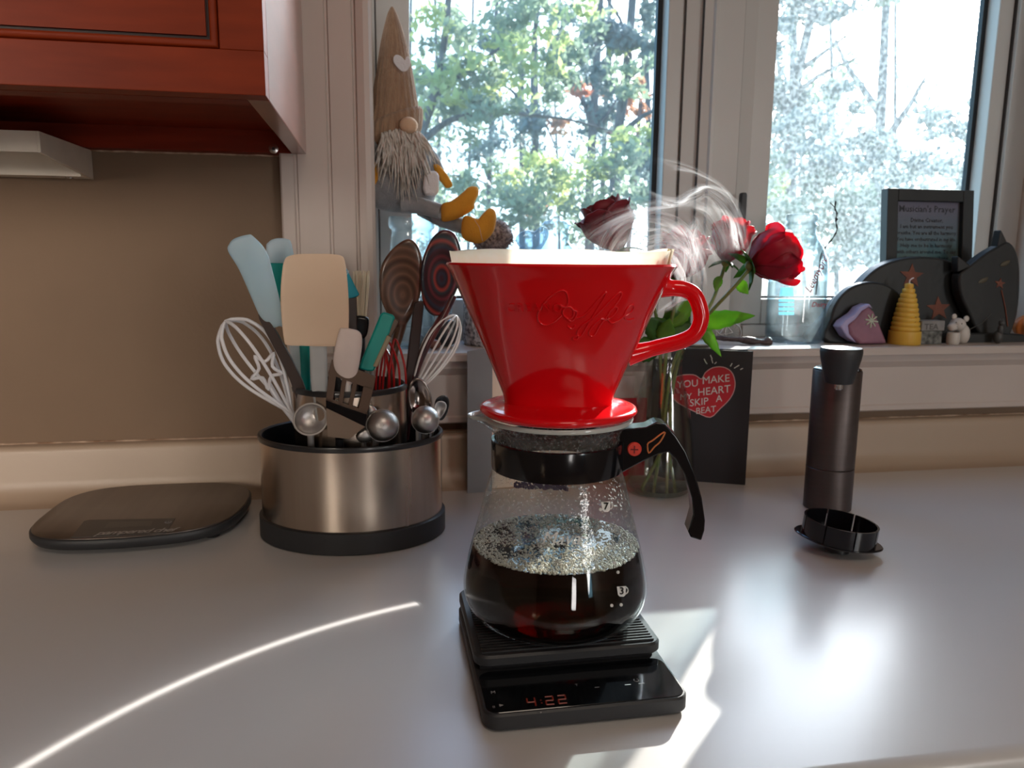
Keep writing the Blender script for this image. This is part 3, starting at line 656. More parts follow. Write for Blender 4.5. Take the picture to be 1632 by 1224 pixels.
def wisp(path, alpha, seed):
    """a curling sheet of vapour: path = (px, py, half width px, depth y)"""
    k = 8; C = crom([V((a, b, c)) for a, b, c, d in path], k); D = crom([V((d, 0, 0)) for a, b, c, d in path], k)
    n = len(C); W_ = 13; vs = []; at = []
    for i in range(n):
        a, b = C[max(i-1, 0)], C[min(i+1, n-1)]; tx, ty = b.x-a.x, b.y-a.y; l = sqrt(tx*tx+ty*ty) or 1; nx, ny = -ty/l, tx/l
        for j in range(W_):
            u = -1+2*j/(W_-1); w = C[i].z
            x = C[i].x+nx*u*w; y = C[i].y+ny*u*w
            vs.append(Yp(x, y, D[i].x+.014*sin(u*2.2+i*.11+seed)+.008*noise.noise(V((i*.1, u, seed)))))
            f = (1-u*u)**1.5*min(1, i/5)*min(1, (n-1-i)/(n*.35)); at.append((u+seed*3.1, i/k*.45+seed, alpha*f))
    me = bpy.data.meshes.new('wisp'); me.from_pydata([v-ORG[stm] for v in vs], [], [(i*W_+j, i*W_+j+1, i*W_+W_+j+1, i*W_+W_+j) for i in range(n-1) for j in range(W_-1)])
    A = me.attributes.new('wisp', 'FLOAT_VECTOR', 'POINT')
    for i, v in enumerate(at): A.data[i].vector = v
    for p in me.polygons: p.use_smooth = True
    me.materials.append(m_steam); o = bpy.data.objects.new('wisp', me); COL.objects.link(o); o.parent = stm; o['kind'] = 'stuff'
wisp([(960, 415, 22, .53), (975, 380, 26, .55), (1005, 355, 26, .57), (1045, 348, 26, .58), (1080, 362, 28, .59), (1100, 392, 26, .60), (1098, 425, 20, .60), (1085, 470, 12, .60), (1075, 500, 6, .60)], .62, 1)
wisp([(985, 408, 30, .56), (1020, 388, 34, .57), (1062, 380, 36, .58), (1095, 400, 30, .59), (1105, 440, 18, .60)], .55, 2)
wisp([(935, 420, 16, .54), (925, 395, 20, .56), (945, 372, 20, .58), (985, 350, 20, .60), (1030, 335, 16, .62), (1075, 328, 16, .63), (1110, 318, 18, .64), (1125, 305, 14, .64)], .55, 3)
wisp([(1180, 400, 30, .64), (1172, 355, 24, .65), (1155, 325, 20, .66), (1128, 305, 14, .67), (1105, 312, 14, .67), (1080, 325, 12, .67), (1050, 318, 10, .67), (1020, 300, 8, .67)], .85, 4)
wisp([(1150, 420, 30, .62), (1140, 380, 34, .63), (1120, 345, 30, .64), (1095, 330, 20, .65)], .60, 5)
wisp([(1182, 395, 10, .65), (1175, 340, 8, .66), (1150, 300, 7, .67), (1110, 275, 8, .68), (1070, 262, 10, .69), (1040, 255, 8, .69)], .32, 6)
wisp([(1115, 345, 10, .60), (1100, 380, 16, .60), (1110, 420, 16, .60), (1120, 460, 12, .60)], .7, 7)
wisp([(1045, 500, 4, .58), (1078, 480, 10, .59), (1090, 445, 14, .60), (1075, 410, 18, .60), (1068, 385, 14, .60)], .6, 8)

# ================================================================== UTENSIL HOLDER
HX, HY = -.028, .790
m_sb = mat('brushed_stainless_holder', (.58, .49, .41), .25, 1, c2=(.46, .37, .30), ns=40, stretch=(1, 1, .05), rv=.14)  # warm brown reflection put into the steel tint
uh = thing('utensil_holder', 'oval brushed steel utensil holder with black base and taller inner can', 'utensil holder', (HX, HY, 0))
HR = -radians(9)
def oval(a, b, z, n=96): return [V((HX+a*cos(t)*cos(HR)-b*sin(t)*sin(HR), HY+a*cos(t)*sin(HR)+b*sin(t)*cos(HR), z)) for t in [2*pi*i/n for i in range(n)]]
A, B = .0925, .0735
mb = MB(); mb.rings([oval(A+.001, B+.001, 0), oval(A+.003, B+.003, .001), oval(A+.003, B+.003, .0215), oval(A+.001, B+.001, .0225)]); mb.build('base', m_blackm, uh)
mb = MB(); mb.rings([oval(A, B, .0222), oval(A, B, .1015), oval(A-.001, B-.001, .1015), oval(A-.001, B-.001, .0226)], loop=True); tag(mb.build('steel_wall', m_sb, uh), label='brushed steel outer wall')
mb = MB(); mb.rings([oval(A+.0008, B+.0008, .1005), oval(A+.0016, B+.0016, .1030), oval(A+.0010, B+.0010, .1055), oval(A-.0010, B-.0010, .1060), oval(A-.0028, B-.0028, .1045), oval(A-.0030, B-.0030, .0230), oval(A-.0014, B-.0014, .0230), oval(A-.0012, B-.0012, .1000)], loop=True); mb.build('rim', m_black, uh)
RC = .0565
mb = MB(); c0 = (HX, HY, 0); mb.lathe([(RC, .0226), (RC, .1505), (RC-.001, .1505), (RC-.001, .0230)], c0, 72, loop=True, sy=.93)
tag(mb.build('inner_can', m_sb, uh), label='tall steel inner can')
mb = MB(); mb.lathe([(RC+.0008, .1495), (RC+.0014, .1525), (RC+.0004, .1548), (RC-.0018, .1552), (RC-.0032, .1530), (RC-.0034, .0232), (RC-.0016, .0232), (RC-.0012, .1490)], c0, 72, loop=True, sy=.93); mb.build('can_rim', m_black, uh)
MB().lathe([(.0005, .0226), (RC-.0036, .0226), (RC-.0036, .0245), (.0005, .0245)], c0, 48, sy=.93).build('can_floor', m_black, uh)

# ------------------------------------------------------------------ utensils
def base(px, py, Y): return Yp(px, py, Y)
def flatpart(nm, m, par, pts, Y, k, z0, th, sm=5, bev=.001, **kw):
    O = PX(pts, Y, k, z0, sm); return MB().prism(O, (0, th, 0)).build(nm, m, par, bev=bev, **kw)
m_sil = mat('translucent_silicone', (.55, .70, .76), .35, c2=(.50, .66, .73), trans=.35, sss=.2); m_sil2 = mat('pale_blue_silicone', (.62, .74, .80), .4, trans=.35)
m_cream = mat('cream_silicone', (.76, .58, .42), .38, c2=(.74, .56, .40), trans=.12); m_pink = mat('pinkish_white_silicone', (.76, .66, .62), .4, trans=.1)
m_teal = mat('teal_silicone', (.0, .30, .26), .33, c2=(.0, .27, .235)); m_blue = mat('turquoise_plastic', (.0, .33, .45), .3, trans=.15)
m_brown = mat('brown_nylon', (.105, .065, .045), .30, c2=(.095, .058, .04)); m_dkb = mat('dark_brown_handle', (.045, .027, .022), .4)
m_clear = mat('clear_acrylic', (.70, .70, .69), .15, trans=.5)
# white whisk with a star, leaning left
def whisk(o, m, apex, rt, wid, n, Y, r, nm='wire', bow=.010, twist=0, top=.5):
    """wire loops from root rt (px) to apex (px), half width px"""
    for i in range(n):
        ph = pi*(i+.5)/n+twist; L_ = []; R_ = []
        for s in (-1, 1):
            path = []
            for q in range(15):
                t = q/14; w = sin(pi*min(1, t**.8*top/.5*.5+.0)) if False else sin(pi/2*min(1, t/.68))**1.2 if t < .68 else cos(pi/2*(t-.68)/.32)**.5
                x = rt[0]+(apex[0]-rt[0])*t; y = rt[1]+(apex[1]-rt[1])*t; dx, dy = apex[0]-rt[0], apex[1]-rt[1]; l = sqrt(dx*dx+dy*dy); nx, ny = -dy/l, dx/l
                off = s*w*wid*cos(ph); path.append(Yp(x+nx*off, y+ny*off, Y+s*w*Sp(wid, (0, Y, .2))*sin(ph)))
            (L_ if s < 0 else R_).extend(path)
        P = L_+R_[::-1][1:]; MB().tube(crom(P, 3), r, 7).build(nm, m, o)
m_wht = mat('white_nylon', (.80, .79, .82), .35)
o = thing('whisk', 'large white balloon whisk with a star inside, leaning left out of the can', 'whisk', base(462, 665, .775))
whisk(o, m_wht, (360, 512), (468, 662), 43, 3, .775, .0017, twist=.25)
star = []
for i in range(10):
    a = radians(-62+36*i); rr_ = 27 if i % 2 == 0 else 12; star.append(Yp(424+rr_*cos(a)*.95, 590+rr_*sin(a)*1.15, .772))
MB().tube(crom(star, 4, True), .0017, 7, closed=True).build('star_wire', m_wht, o)
MB().tube([Yp(428, 612, .774), Yp(445, 640, .775), Yp(470, 672, .777), Yp(500, 740, .79)], .0028, 10).build('handle', m_wht, o)
# small white whisk on the right
o = thing('whisk', 'small white whisk standing at the right edge of the can beside the colourful spoon', 'whisk', base(648, 615, .79))
whisk(o, m_whitepl, (727, 503), (650, 640), 26, 4, .80, .0011, twist=.2)
MB().tube([Yp(650, 640, .80), Yp(640, 680, .80), Yp(628, 720, .80)], .0035, 10).build('handle', m_whitepl, o)
# clear whitish silicone spatula, far left
o = thing('spatula', 'translucent whitish spatula with a dark handle, leftmost in the can', 'spatula', base(440, 620, .77))
MB().pillow(PX([(366, 388), (374, 380), (395, 374), (404, 377), (424, 400), (436, 440), (450, 500), (447, 518), (430, 522), (417, 508), (404, 480), (382, 430), (364, 400)], .765, -.15, .2, 4), .0050, (-.55, -.8, .15), back=.8).build('blade', m_sil, o, smooth=60)
flatpart('handle', m_dkb, o, [(413, 509), (420, 504), (427, 507), (481, 606), (505, 690), (490, 690), (462, 606)], .762, -.1, .2, .008, 3, .002)
o = thing('spatula', 'pale blue spatula standing behind the teal turner', 'spatula', base(470, 640, .81))
MB().pillow(PX([(424, 400), (428, 386), (440, 380), (458, 381), (465, 390), (470, 430), (466, 500), (445, 520), (430, 470)], .815, 0, 0, 4), .004, (-.2, -1, .1)).build('blade', m_sil2, o, smooth=60)
flatpart('handle', m_clear, o, [(455, 500), (468, 500), (496, 610), (500, 680), (480, 680)], .812, 0, 0, .006, 2, .002)
o = thing('turner', 'teal turner partly hidden behind the cream spatula', 'turner', base(490, 640, .795))
flatpart('blade', m_teal, o, [(425, 421), (430, 419), (520, 421), (523, 426), (505, 520), (486, 530), (458, 528), (443, 490)], .798, 0, 0, .003, 0)
flatpart('handle', m_teal, o, [(474, 500), (492, 500), (494, 610), (494, 700), (478, 700), (480, 610)], .796, 0, 0, .006, 0, .002)
o = thing('spatula', 'wide cream silicone spatula facing front with clear handle', 'spatula', base(508, 660, .752))
bl = MB().pillow(PX([(458, 409), (475, 405), (502, 404.5), (528, 405), (545, 408), (550, 418), (553, 440), (555.5, 475), (556, 510), (554, 545), (548, 551), (520, 552), (480, 551), (458, 550), (453, 543), (449, 510), (447, 470), (450, 430), (453, 416)], .745, .05, .2, 3), .0026, (.0, -1, -.05), back=.6, dent=.6)
bl.build('blade', m_cream, o, smooth=70)
flatpart('handle', m_clear, o, [(493, 548), (520, 548), (522, 606), (523, 680), (503, 680), (495, 606)], .749, .05, .2, .007, 0, .0025)
o = thing('turner', 'turquoise turner tip poking out right of the cream spatula', 'turner', base(560, 640, .80))
flatpart('blade', m_blue, o, [(538, 408), (545, 414), (573, 470), (568, 473), (555, 479), (540, 476), (530, 440)], .802, 0, 0, .004, 0)
flatpart('handle', m_dkb, o, [(553, 476), (568, 474), (570, 560), (572, 690), (558, 690), (556, 560)], .801, 0, 0, .006, 0, .001)
MB().tube([Yp(544, 436, .8005), Yp(556, 432, .8), Yp(551, 440, .8), Yp(545, 470, .8)], .0007, 6).build('tie', m_sil2, o)
o = thing('pastry_brush', 'pastry brush with pale bristles and a black ferrule', 'brush', base(575, 640, .81))
q = random.Random(4); mb = MB()
for i in range(130):
    u, w = q.uniform(-1, 1), q.uniform(-1, 1); a = Yp(575+u*8, 508, .81+w*.004); b = Yp(575.5+u*13.5, 434+q.uniform(-3, 6), .81+w*.007); mb.tube([a, (a+b)/2+V((q.uniform(-1, 1)*.0005, 0, 0)), b], .00042, 4)
mb.build('bristles', mat('pale_bristles', (.72, .63, .48), .7), o)
flatpart('ferrule', m_blackg, o, [(566, 506), (572, 503), (583, 505), (588, 510), (586, 530), (580, 540), (568, 538), (565, 520)], .803, 0, 0, .013, 3, .003)
MB().tube([Yp(575, 535, .81), Yp(575, 600, .81), Yp(572, 690, .81)], .0045, 12).build('handle', m_black, o)
m_wood = mat('dark_walnut_wood', (.10, .048, .026), .35, c2=(.055, .024, .014), ns=28, coat=.25)
def ringwood(name, cols, scale, cen, sc3=(1, 1, .7), dist=1.5):
    M = bpy.data.materials.new(name); M.use_nodes = True; t = M.node_tree; b = t.nodes['Principled BSDF']; L = t.links.new
    tcn = N(t, 'ShaderNodeTexCoord'); mp = N(t, 'ShaderNodeMapping'); L(tcn.outputs['Object'], mp.inputs[0]); mp.inputs['Scale'].default_value = sc3
    mp.inputs['Location'].default_value = tuple(-a*s for a, s in zip(cen, sc3))
    w = N(t, 'ShaderNodeTexWave', wave_type='RINGS', rings_direction='SPHERICAL'); L(mp.outputs[0], w.inputs[0]); w.inputs['Scale'].default_value = scale; w.inputs['Distortion'].default_value = dist; w.inputs['Detail'].default_value = 2; w.inputs['Detail Scale'].default_value = .3
    w.wave_profile = 'SAW' if len(cols) > 3 else 'SIN'
    r = N(t, 'ShaderNodeValToRGB'); L(w.outputs['Fac'], r.inputs[0]); el = r.color_ramp.elements
    el[0].color = (*cols[0], 1); el[1].color = (*cols[-1], 1)
    for i, c in enumerate(cols[1:-1], 1): e = el.new(i/(len(cols)-1)); e.color = (*c, 1)
    L(r.outputs[0], b.inputs['Base Color']); b.inputs['Roughness'].default_value = .32; sock(b, 'Coat Weight').default_value = .3
    return M
o = thing('wooden_spoon', 'dark walnut spoon with oval grain rings on its bowl', 'spoon', base(628, 640, .79))
ce = Yp(642, 470, .80)-ORG[o]
MB().pillow(PX([(655, 381), (668, 395), (674, 425), (670, 470), (655, 505), (640, 525), (630, 520), (612, 490), (605, 465), (606, 430), (618, 405), (638, 386)], .80, 0, 0, 4), .0075, (-.1, -1, .1), dent=.35).build('bowl', ringwood('walnut_rings', [(.045, .02, .012), (.15, .075, .045), (.07, .032, .02)], 26, ce), o, smooth=70)
MB().tube([Yp(642, 500, .804), Yp(636, 530, .803), Yp(628, 560, .802), Yp(620, 620, .80), Yp(612, 700, .80)], [.007, .0055, .0045, .0045, .005], 12).build('handle', m_wood, o)
o = thing('wooden_spoon', 'spoon of rainbow layered wood with blue, red and black rings', 'spoon', base(650, 640, .80))
ce = Yp(704, 444, .795)-ORG[o]
MB().pillow(PX([(712, 366), (726, 374), (735, 400), (735, 440), (722, 475), (704, 500), (688, 502), (675, 485), (670, 450), (673, 415), (685, 385), (698, 370)], .795, 0, 0, 4), .0075, (-.1, -1, .1), dent=.4).build('bowl', ringwood('rainbow_layered_wood', [(.004, .003, .006), (.03, .005, .012), (.006, .022, .045), (.012, .004, .010), (.26, .03, .022), (.005, .028, .038), (.008, .003, .008), (.10, .012, .02), (.006, .004, .008)], 20, ce, (1, 1, .62)), o, smooth=70)
mb = MB(); P = crom([Yp(722, 470, .797), Yp(705, 505, .798), Yp(685, 540, .799), Yp(668, 575, .80), Yp(655, 620, .80), Yp(645, 700, .80)], 4); mb.tube(P, .0058, 12, flat=.8)
mb.build('handle', mat('reddish_layered_wood', (.12, .018, .016), .35, c2=(.03, .006, .010), ns=30, stretch=(6, 1, .3), coat=.3), o)
o = thing('kitchen_tool', 'flat dark handle standing between the two wooden spoons', 'utensil', base(652, 620, .785))
flatpart('handle', mat('dark_ebony_handle', (.03, .018, .017), .35), o, [(660, 482), (674, 479), (676, 486), (668, 560), (655, 610), (650, 690), (636, 690), (646, 600), (652, 545)], .788, 0, 0, .006, 0, .0015)
o = thing('peeler', 'teal handled peeler with a tan side strip leaning right', 'peeler', base(596, 640, .76))
flatpart('grip', m_teal, o, [(607, 500), (612, 498), (626, 502), (630, 506), (622, 530), (596, 592), (586, 592), (572, 588), (577, 572)], .757, 0, 0, .009, 0, .0018)
flatpart('side_strip', mat('tan_strip', (.32, .26, .16), .35), o, [(617, 534), (624, 538), (601, 586), (594, 584)], .7555, 0, 0, .006, 0, .001)
flatpart('dark_inlay', mat('bronze_inlay', (.10, .065, .045), .3, .5), o, [(628, 508), (637, 512), (624, 538), (615, 534)], .7575, 0, 0, .006, 0, .001)
MB().tube([Yp(592, 585, .762), Yp(588, 620, .765), Yp(586, 690, .77)], .0035, 10).build('shaft', m_steel, o)
m_redw = mat('red_silicone_wire', (.42, .012, .012), .3, coat=.4)
o = thing('whisk', 'whisk with red silicone wires low in front of the spoons', 'whisk', base(628, 640, .778))
for i, (x0_, x1_, tp) in enumerate([(604, 637, 544), (618, 647, 540), (598, 628, 552), (609, 621, 546)]):
    MB().tube(crom([Yp(x0_, 690, .785), Yp(x0_+1, 615, .780), Yp(x0_+5, 575, .777), Yp((x0_+x1_)/2-3, tp, .775+.004*i), Yp(x1_-4, 575, .779), Yp(x1_, 615, .782), Yp(x1_-4, 690, .788)], 5), .0012, 7).build('wire', m_redw, o)
o = thing('spatula', 'small pinkish white spatula behind the slotted turner', 'spatula', base(558, 660, .745))
MB().pillow(PX([(540, 528), (548, 523), (560, 524), (572, 528), (577, 538), (576, 560), (568, 600), (555, 615), (540, 600), (531, 575)], .742, 0, 0, 4), .0035, (0, -1, 0)).build('blade', m_pink, o, smooth=60)
MB().tube([Yp(553, 600, .744), Yp(553, 640, .745), Yp(553, 700, .75)], .004, 10).build('handle', m_whitepl, o)
# slotted turner hung on the rim of the inner can
o = thing('slotted_turner', 'brown slotted turner leaning in front of the inner can', 'turner', base(555, 696, .722))
TY, TK, TZ = .722, .28, .105
def tp(x, y): return Yp(x, y, TY, TK, TZ)
outer = [(529, 573), (597, 599), (599, 606), (586, 655), (583, 664), (519, 640), (521, 610), (525, 575)]
# strips between three slots
def quadstrip(mb, a, th=.0022):
    P = [tp(*p) for p in a]; mb.prism(P, (0, th, 0))
mb = MB(); quadstrip(mb, [(529, 573), (599, 600), (595, 622), (523, 596)])
def lerp(a, b, t): return (a[0]+(b[0]-a[0])*t, a[1]+(b[1]-a[1])*t)
T0, T1, B0, B1 = (524, 594), (595.5, 619), (519, 640), (584, 662)
for a, b in ((0, .17), (.30, .40), (.54, .64), (.78, 1)):
    quadstrip(mb, [lerp(T0, T1, a), lerp(T0, T1, b), lerp(B0, B1, b), lerp(B0, B1, a)])
quadstrip(mb, [lerp(T0, B0, .86), lerp(T1, B1, .86), B1, B0])
mb.build('slotted_blade', m_brown, o, bev=.0005)
flatpart('neck_band', m_blackg, o, [(519.3, 638), (585, 661), (582, 680), (519.5, 650)], TY-.0004, TK, TZ, .0022, 0, .0003)
flatpart('lower_panel', mat('tan_panel', (.20, .145, .105), .35), o, [(519.5, 650), (582, 680), (560, 697), (556, 700), (522, 696)], TY-.0002, TK, TZ, .0022, 0, .0003)  # tan panel below the black band
MB().tube([tp(541, 700)+V((0, .004, 0)), tp(541, 700)+V((0, .012, -.030)), tp(541, 700)+V((0, .018, -.066))], .004, 10).build('handle', m_black, o)
# measuring spoons and ladle in the outer ring
m_ss = mat('worn_steel', (.50, .48, .47), .42, 1, c2=(.48, .46, .45), ns=70, rv=.2)
def spoon(lab, c, Y, rx, rz, dirn, concave=False, m=m_ss, stick=None, group=None, tilt=0, name='measuring_spoon'):
    P = Yp(c[0], c[1], Y); o = thing(name, lab, 'spoon', base(c[0], c[1]+30, Y), group)
    R_ = Sp(rx, P); D = V(dirn).normalized()
    if concave: prof = [(R_*cos(a), -R_*.75*sin(a)) for a in [radians(q) for q in range(0, 88, 8)]]; prof = [(r, z) for r, z in prof]
    else: prof = [(R_*cos(a), R_*.95*sin(a)) for a in [radians(q) for q in range(0, 88, 8)]]
    mb = MB(); pr = [(R_*1.03, 0)]+prof+[(R_*.02, prof[-1][1])]
    inn = [(r*.93, z*.93) for r, z in reversed(pr[1:-1])]
    mb.lathe(pr+[(R_*.02, prof[-1][1]*.93)]+inn, P, 36, axis=D, caps=(True, True), loop=True); mb.build('bowl', m, o, smooth=60)
    s0 = stick or (P+V((0, .004, -.004)), P+V((0, .010, -.055)))
    d_ = (V(s0[1])-V(s0[0])); mb = MB(); mb.tube([V(s0[0])+d_*i/6 for i in range(7)], .0032, 8, flat=.35, ref=(0, 1, 0)); mb.build('handle', m, o)
    return o
spoon('large steel measuring cup with its hollow facing front, at left of the ring', (495, 668), .736, 27, 27, (-.1, -.9, .5), True, stick=(Yp(495, 690, .738), Yp(497, 745, .742)))
spoon('round steel measuring spoon bowl turned over, centre front of the ring', (610, 678), .733, 25.5, 25, (.05, -.95, .22), stick=(Yp(600, 695, .736), Yp(596, 745, .742)))
spoon('round steel measuring spoon bowl near the right end of the ring', (678, 669), .757, 22, 22, (.1, -.95, .2), stick=(Yp(678, 680, .759), Yp(676, 725, .765)))
o = thing('spoon', 'upright dark reflective steel spoon at the right of the inner can', 'spoon', base(668, 670, .768))
MB().pillow(PX([(664, 602), (675, 606), (685, 622), (689, 645), (682, 660), (665, 662), (653, 650), (650, 625), (655, 608)], .768, 0, 0, 4), .005, (0, -1, .1), dent=.7).build('bowl', mat('dark_mirror_steel', (.25, .21, .20), .14, 1), o, smooth=70)
MB().tube([Yp(668, 655, .770), Yp(667, 690, .770), Yp(667, 735, .77)], .003, 8).build('handle', m_ss, o)
o = thing('measuring_spoon', 'oval black measuring spoon at far right of the ring', 'spoon', base(700, 660, .785))
MB().pillow(PX([(705, 630), (714, 633), (716, 645), (712, 660), (704, 670), (695, 664), (692, 650), (695, 636)], .783, 0, 0, 4), .003, (-.2, -1, .2), dent=.7).build('bowl', m_black, o, smooth=70)
MB().tube([Yp(700, 662, .784), Yp(690, 690, .782), Yp(684, 715, .78)], .0026, 8).build('handle', m_black, o)
o = thing('measuring_spoon', 'small grey steel measuring spoon nested before the black one', 'spoon', base(698, 664, .777))
MB().pillow(PX([(703, 639), (710, 642), (712, 650), (706, 662), (699, 668), (692, 661), (692, 648), (696, 641)], .775, 0, 0, 4), .003, (-.2, -1, .2), dent=.7).build('bowl', m_ss, o, smooth=70)
MB().tube([Yp(696, 662, .776), Yp(688, 690, .775), Yp(684, 715, .774)], .0024, 8).build('handle', m_ss, o)
o = thing('measuring_spoon', 'small steel spoon tip behind the round centre spoon', 'spoon', base(590, 668, .745))
MB().pillow(PX([(586, 645), (594, 646), (603, 656), (606, 668), (596, 676), (586, 668), (583, 655)], .742, 0, 0, 4), .003, (0, -1, .2)).build('bowl', m_ss, o, smooth=70)
MB().tube([Yp(594, 668, .744), Yp(592, 700, .746), Yp(592, 735, .748)], .0024, 8).build('handle', m_ss, o)
o = thing('measuring_spoon', 'pale steel spoon end low beside the slotted turner', 'spoon', base(577, 705, .732))
MB().pillow(PX([(572, 688), (582, 684), (590, 688), (594, 697), (588, 704), (575, 705), (568, 698)], .735, 0, 0, 4), .0035, (0, -1, .3)).build('bowl', m_ss, o, smooth=70)
MB().tube([Yp(580, 698, .737), Yp(580, 735, .739)], .0024, 8).build('handle', m_ss, o)

# ================================================================== KITCHEN SCALE (left)
ks = thing('kitchen_scale', 'flat kitchen scale with brushed metal top and black edge, left of the utensil holder', 'kitchen scale', (-.243, .836, 0))
def sq(s, z, ex=3.4, dx=0, dy=0):
    out = []
    for j in range(80):
        q = 2*pi*j/80; c, t_ = cos(q), sin(q); x = (.1005+s)*math.copysign(abs(c)**(2/ex), c); y = (.0885+s)*math.copysign(abs(t_)**(2/ex), t_)
        if x > 0 and y < 0: f = 1-.10*min(1, x/.1)*min(1, -y/.088); x *= f; y *= f
        out.append(V((-.2425+x+dx, .8365+y+dy, z)))
    return out
MB().rings([sq(-.012, .0035), sq(-.003, .006), sq(.0, .011), sq(.0, .0155), sq(-.0012, .0168)]).build('base', m_blackm, ks, smooth=50)
MB().rings([sq(-.0018, .0160), sq(-.0018, .0176), sq(-.0026, .0182)]).build('top_plate', m_steel_dk, ks)
a, b, c, d = Zp(112, 858, .0184), Zp(262, 852, .0184), Zp(286, 826, .0184), Zp(136, 829, .0184)
b.x = -.206
o_ = [V((a.x, .7530, .0187)), V((b.x+.002, .7530, .0187)), V((c.x-.004, c.y, .0186)), V((d.x+.004, d.y, .0186)), V((d.x, d.y-.003, .0186))]
dk = MB().prism(o_, (0, 0, -.0006)).build('display_panel', mat('dark_window_panel', (.035, .03, .028), .3), ks)
mb = MB(); a, b, c, d = Zp(166, 841, .0188), Zp(240, 838, .0188), Zp(245, 830, .0188), Zp(175, 832, .0188)
MB().prism([a, b, c, d], (0, 0, -.0003)).build('display_window', mat('grey_lcd', (.085, .078, .066), .35), ks)
mb = MB(); P = Zp(147, 857, .0188); lettering(mb, 'pampered chef', .0135, lambda v: V((P.x+v.x*1.02, P.y+.0065+v.y*1.15, .0190)), align='LEFT', shear=.3, space=.86, bold=.0002)
tag(mb.build('lettering', mat('silver_print', (.42, .40, .38), .4), ks, smooth=0), label='silver lettering reading pampered chef')
mb = MB(); P = Zp(268, 832, .0188); mb.tube([(P.x+.003*cos(a), P.y+.003*sin(a), .0188) for a in [radians(130+q*10) for q in range(29)]], .0003, 4); mb.tube([(P.x, P.y+.001, .0188), (P.x, P.y+.0036, .0188)], .0003, 4)
mb.build('power_symbol', m_greyprint, ks)
for x, y in ((-.31, .79), (-.17, .79), (-.31, .88), (-.17, .88)): MB().lathe([(.007, 0), (.0075, .004)], (x, y, 0), 16).build('foot', m_black, ks)

# ================================================================== GRINDER AND DOSING FUNNEL
GX, GY, GR = .510, .781, .0262
m_grind = mat('gunmetal_anodised', (.090, .070, .066), .42, .6, c2=(.082, .064, .060), ns=30, stretch=(1, 1, 8))
gr = thing('coffee_grinder', 'tall gunmetal hand coffee grinder with a black knob on top', 'coffee grinder', (GX, GY, 0))
MB().lathe([(GR-.001, 0), (GR, .001), (GR, .0485), (GR-.0006, .0492)], (GX, GY, 0), 64).build('grounds_cup', m_grind, gr)
MB().lathe([(GR-.001, .0496), (GR-.0001, .0502), (GR, .1600), (GR-.001, .1615)], (GX, GY, 0), 64).build('body', m_grind, gr)
MB().lathe([(GR-.002, .1612), (GR-.001, .1625), (GR-.004, .1640), (.018, .1640), (.016, .1665), (.010, .1670)], (GX, GY, 0), 48).build('lid', m_blackg, gr)
KX, KY = .4875, .7425
ar = MB(); dd = V((KX-GX, KY-GY, 0)).normalized(); nn = V((-dd.y, dd.x, 0)); a_ = V((GX, GY, .1675))-dd*.008; b_ = V((KX, KY, .1675))
ar.prism([a_+nn*.006, a_-nn*.006, b_-nn*.005, b_+nn*.005], (0, 0, .003)); ca = ar.build('crank_arm', m_steel, gr, bev=.001)
kb = MB(); kb.lathe([(.0125, .1525), (.0140, .1530), (.0148, .1545), (.0205, .1790), (.0215, .1860), (.0213, .1895), (.0205, .1908), (.0040, .1912)], (KX, KY, 0), 48)
tag(kb.build('knob', m_blackm, gr, smooth=40), label='black tapered knob')
MB().lathe([(.0035, .1455), (.0045, .1465), (.0048, .1525)], (KX, KY, 0), 20).build('knob_stud', m_chrome, gr)
FXc, FYc = .4405, .6545
ax = V((.10, -.03, 1)).normalized()
df = thing('dosing_funnel', 'black slotted plastic dosing ring on a winged foot, before the grinder', 'funnel', (FXc, FYc, 0))
Qf = V((0, 0, 1)).rotation_difference(ax); Cf = V((FXc, FYc, .0005))
def fp_(r, a, z): return Cf+Qf @ V((r*cos(a), r*sin(a), z))
mb = MB(); mb.lathe([(.0115, .001), (.0125, .0015), (.0128, .011), (.0128, .013)], Cf, 40, axis=ax); mb.build('foot', m_black, df)
yaw_ = -radians(33)
mb = MB(); n = 72
def fl(s, z): 
    out = []
    for j in range(n):
        a = 2*pi*j/n; r = .0345+.0065*max(0, abs(cos(a)))**7+s; out.append(fp_(r, a+yaw_, z))
    return out
mb.rings([fl(-.001, .0118), fl(0, .0126), fl(0, .0134), fl(-.001, .0142)]); mb.build('flange', m_blackg, df)
for k in range(8):
    a0 = yaw_+radians(45*k+1.2+22.5); a1 = yaw_+radians(45*k+43.8+22.5); rs = []
    for j in range(9):
        a = a0+(a1-a0)*j/8; rs.append([fp_(.0325, a, .0140), fp_(.0345, a, .0140), fp_(.0345, a, .0318), fp_(.0325, a, .0318)])
    MB().rings(rs).build('ring_segment', m_blackg, df)

# ================================================================== CARDS
m_cardk = mat('black_card', (.016, .014, .018), .6)
def cardp(px, py, s=0): # the plane of the black card
    a, b = V((.456, .876)), V((.345, .9235)); d = (b-a).normalized(); n = V((d.y, -d.x, 0)); n = -n if n.y > 0 else n
    r = ray(px, py); o_ = V((a.x, a.y, 0))+n*s; return CP+r*((o_-CP).dot(n)/r.dot(n))
bcard = thing('greeting_card', 'black greeting card with a lettered red heart, standing right of the vase', 'greeting card', (.40, .90, 0))
A_, B_ = V((.456, .876, 0)), V((.345, .9235, 0)); H_ = V((0, 0, Yp(1198, 560, .876).z)); nb = V((.39, .92, 0)).normalized()
MB().prism([A_, B_, B_+H_, A_+H_], nb*.0012).build('front_leaf', m_cardk, bcard)
MB().prism([B_+V((.0003, .0018, 0)), A_+V((.003, .020, 0)), A_+V((.003, .020, 0))+H_, B_+V((.0003, .0018, 0))+H_], V((0, .0012, 0))).build('back_leaf', m_cardk, bcard)
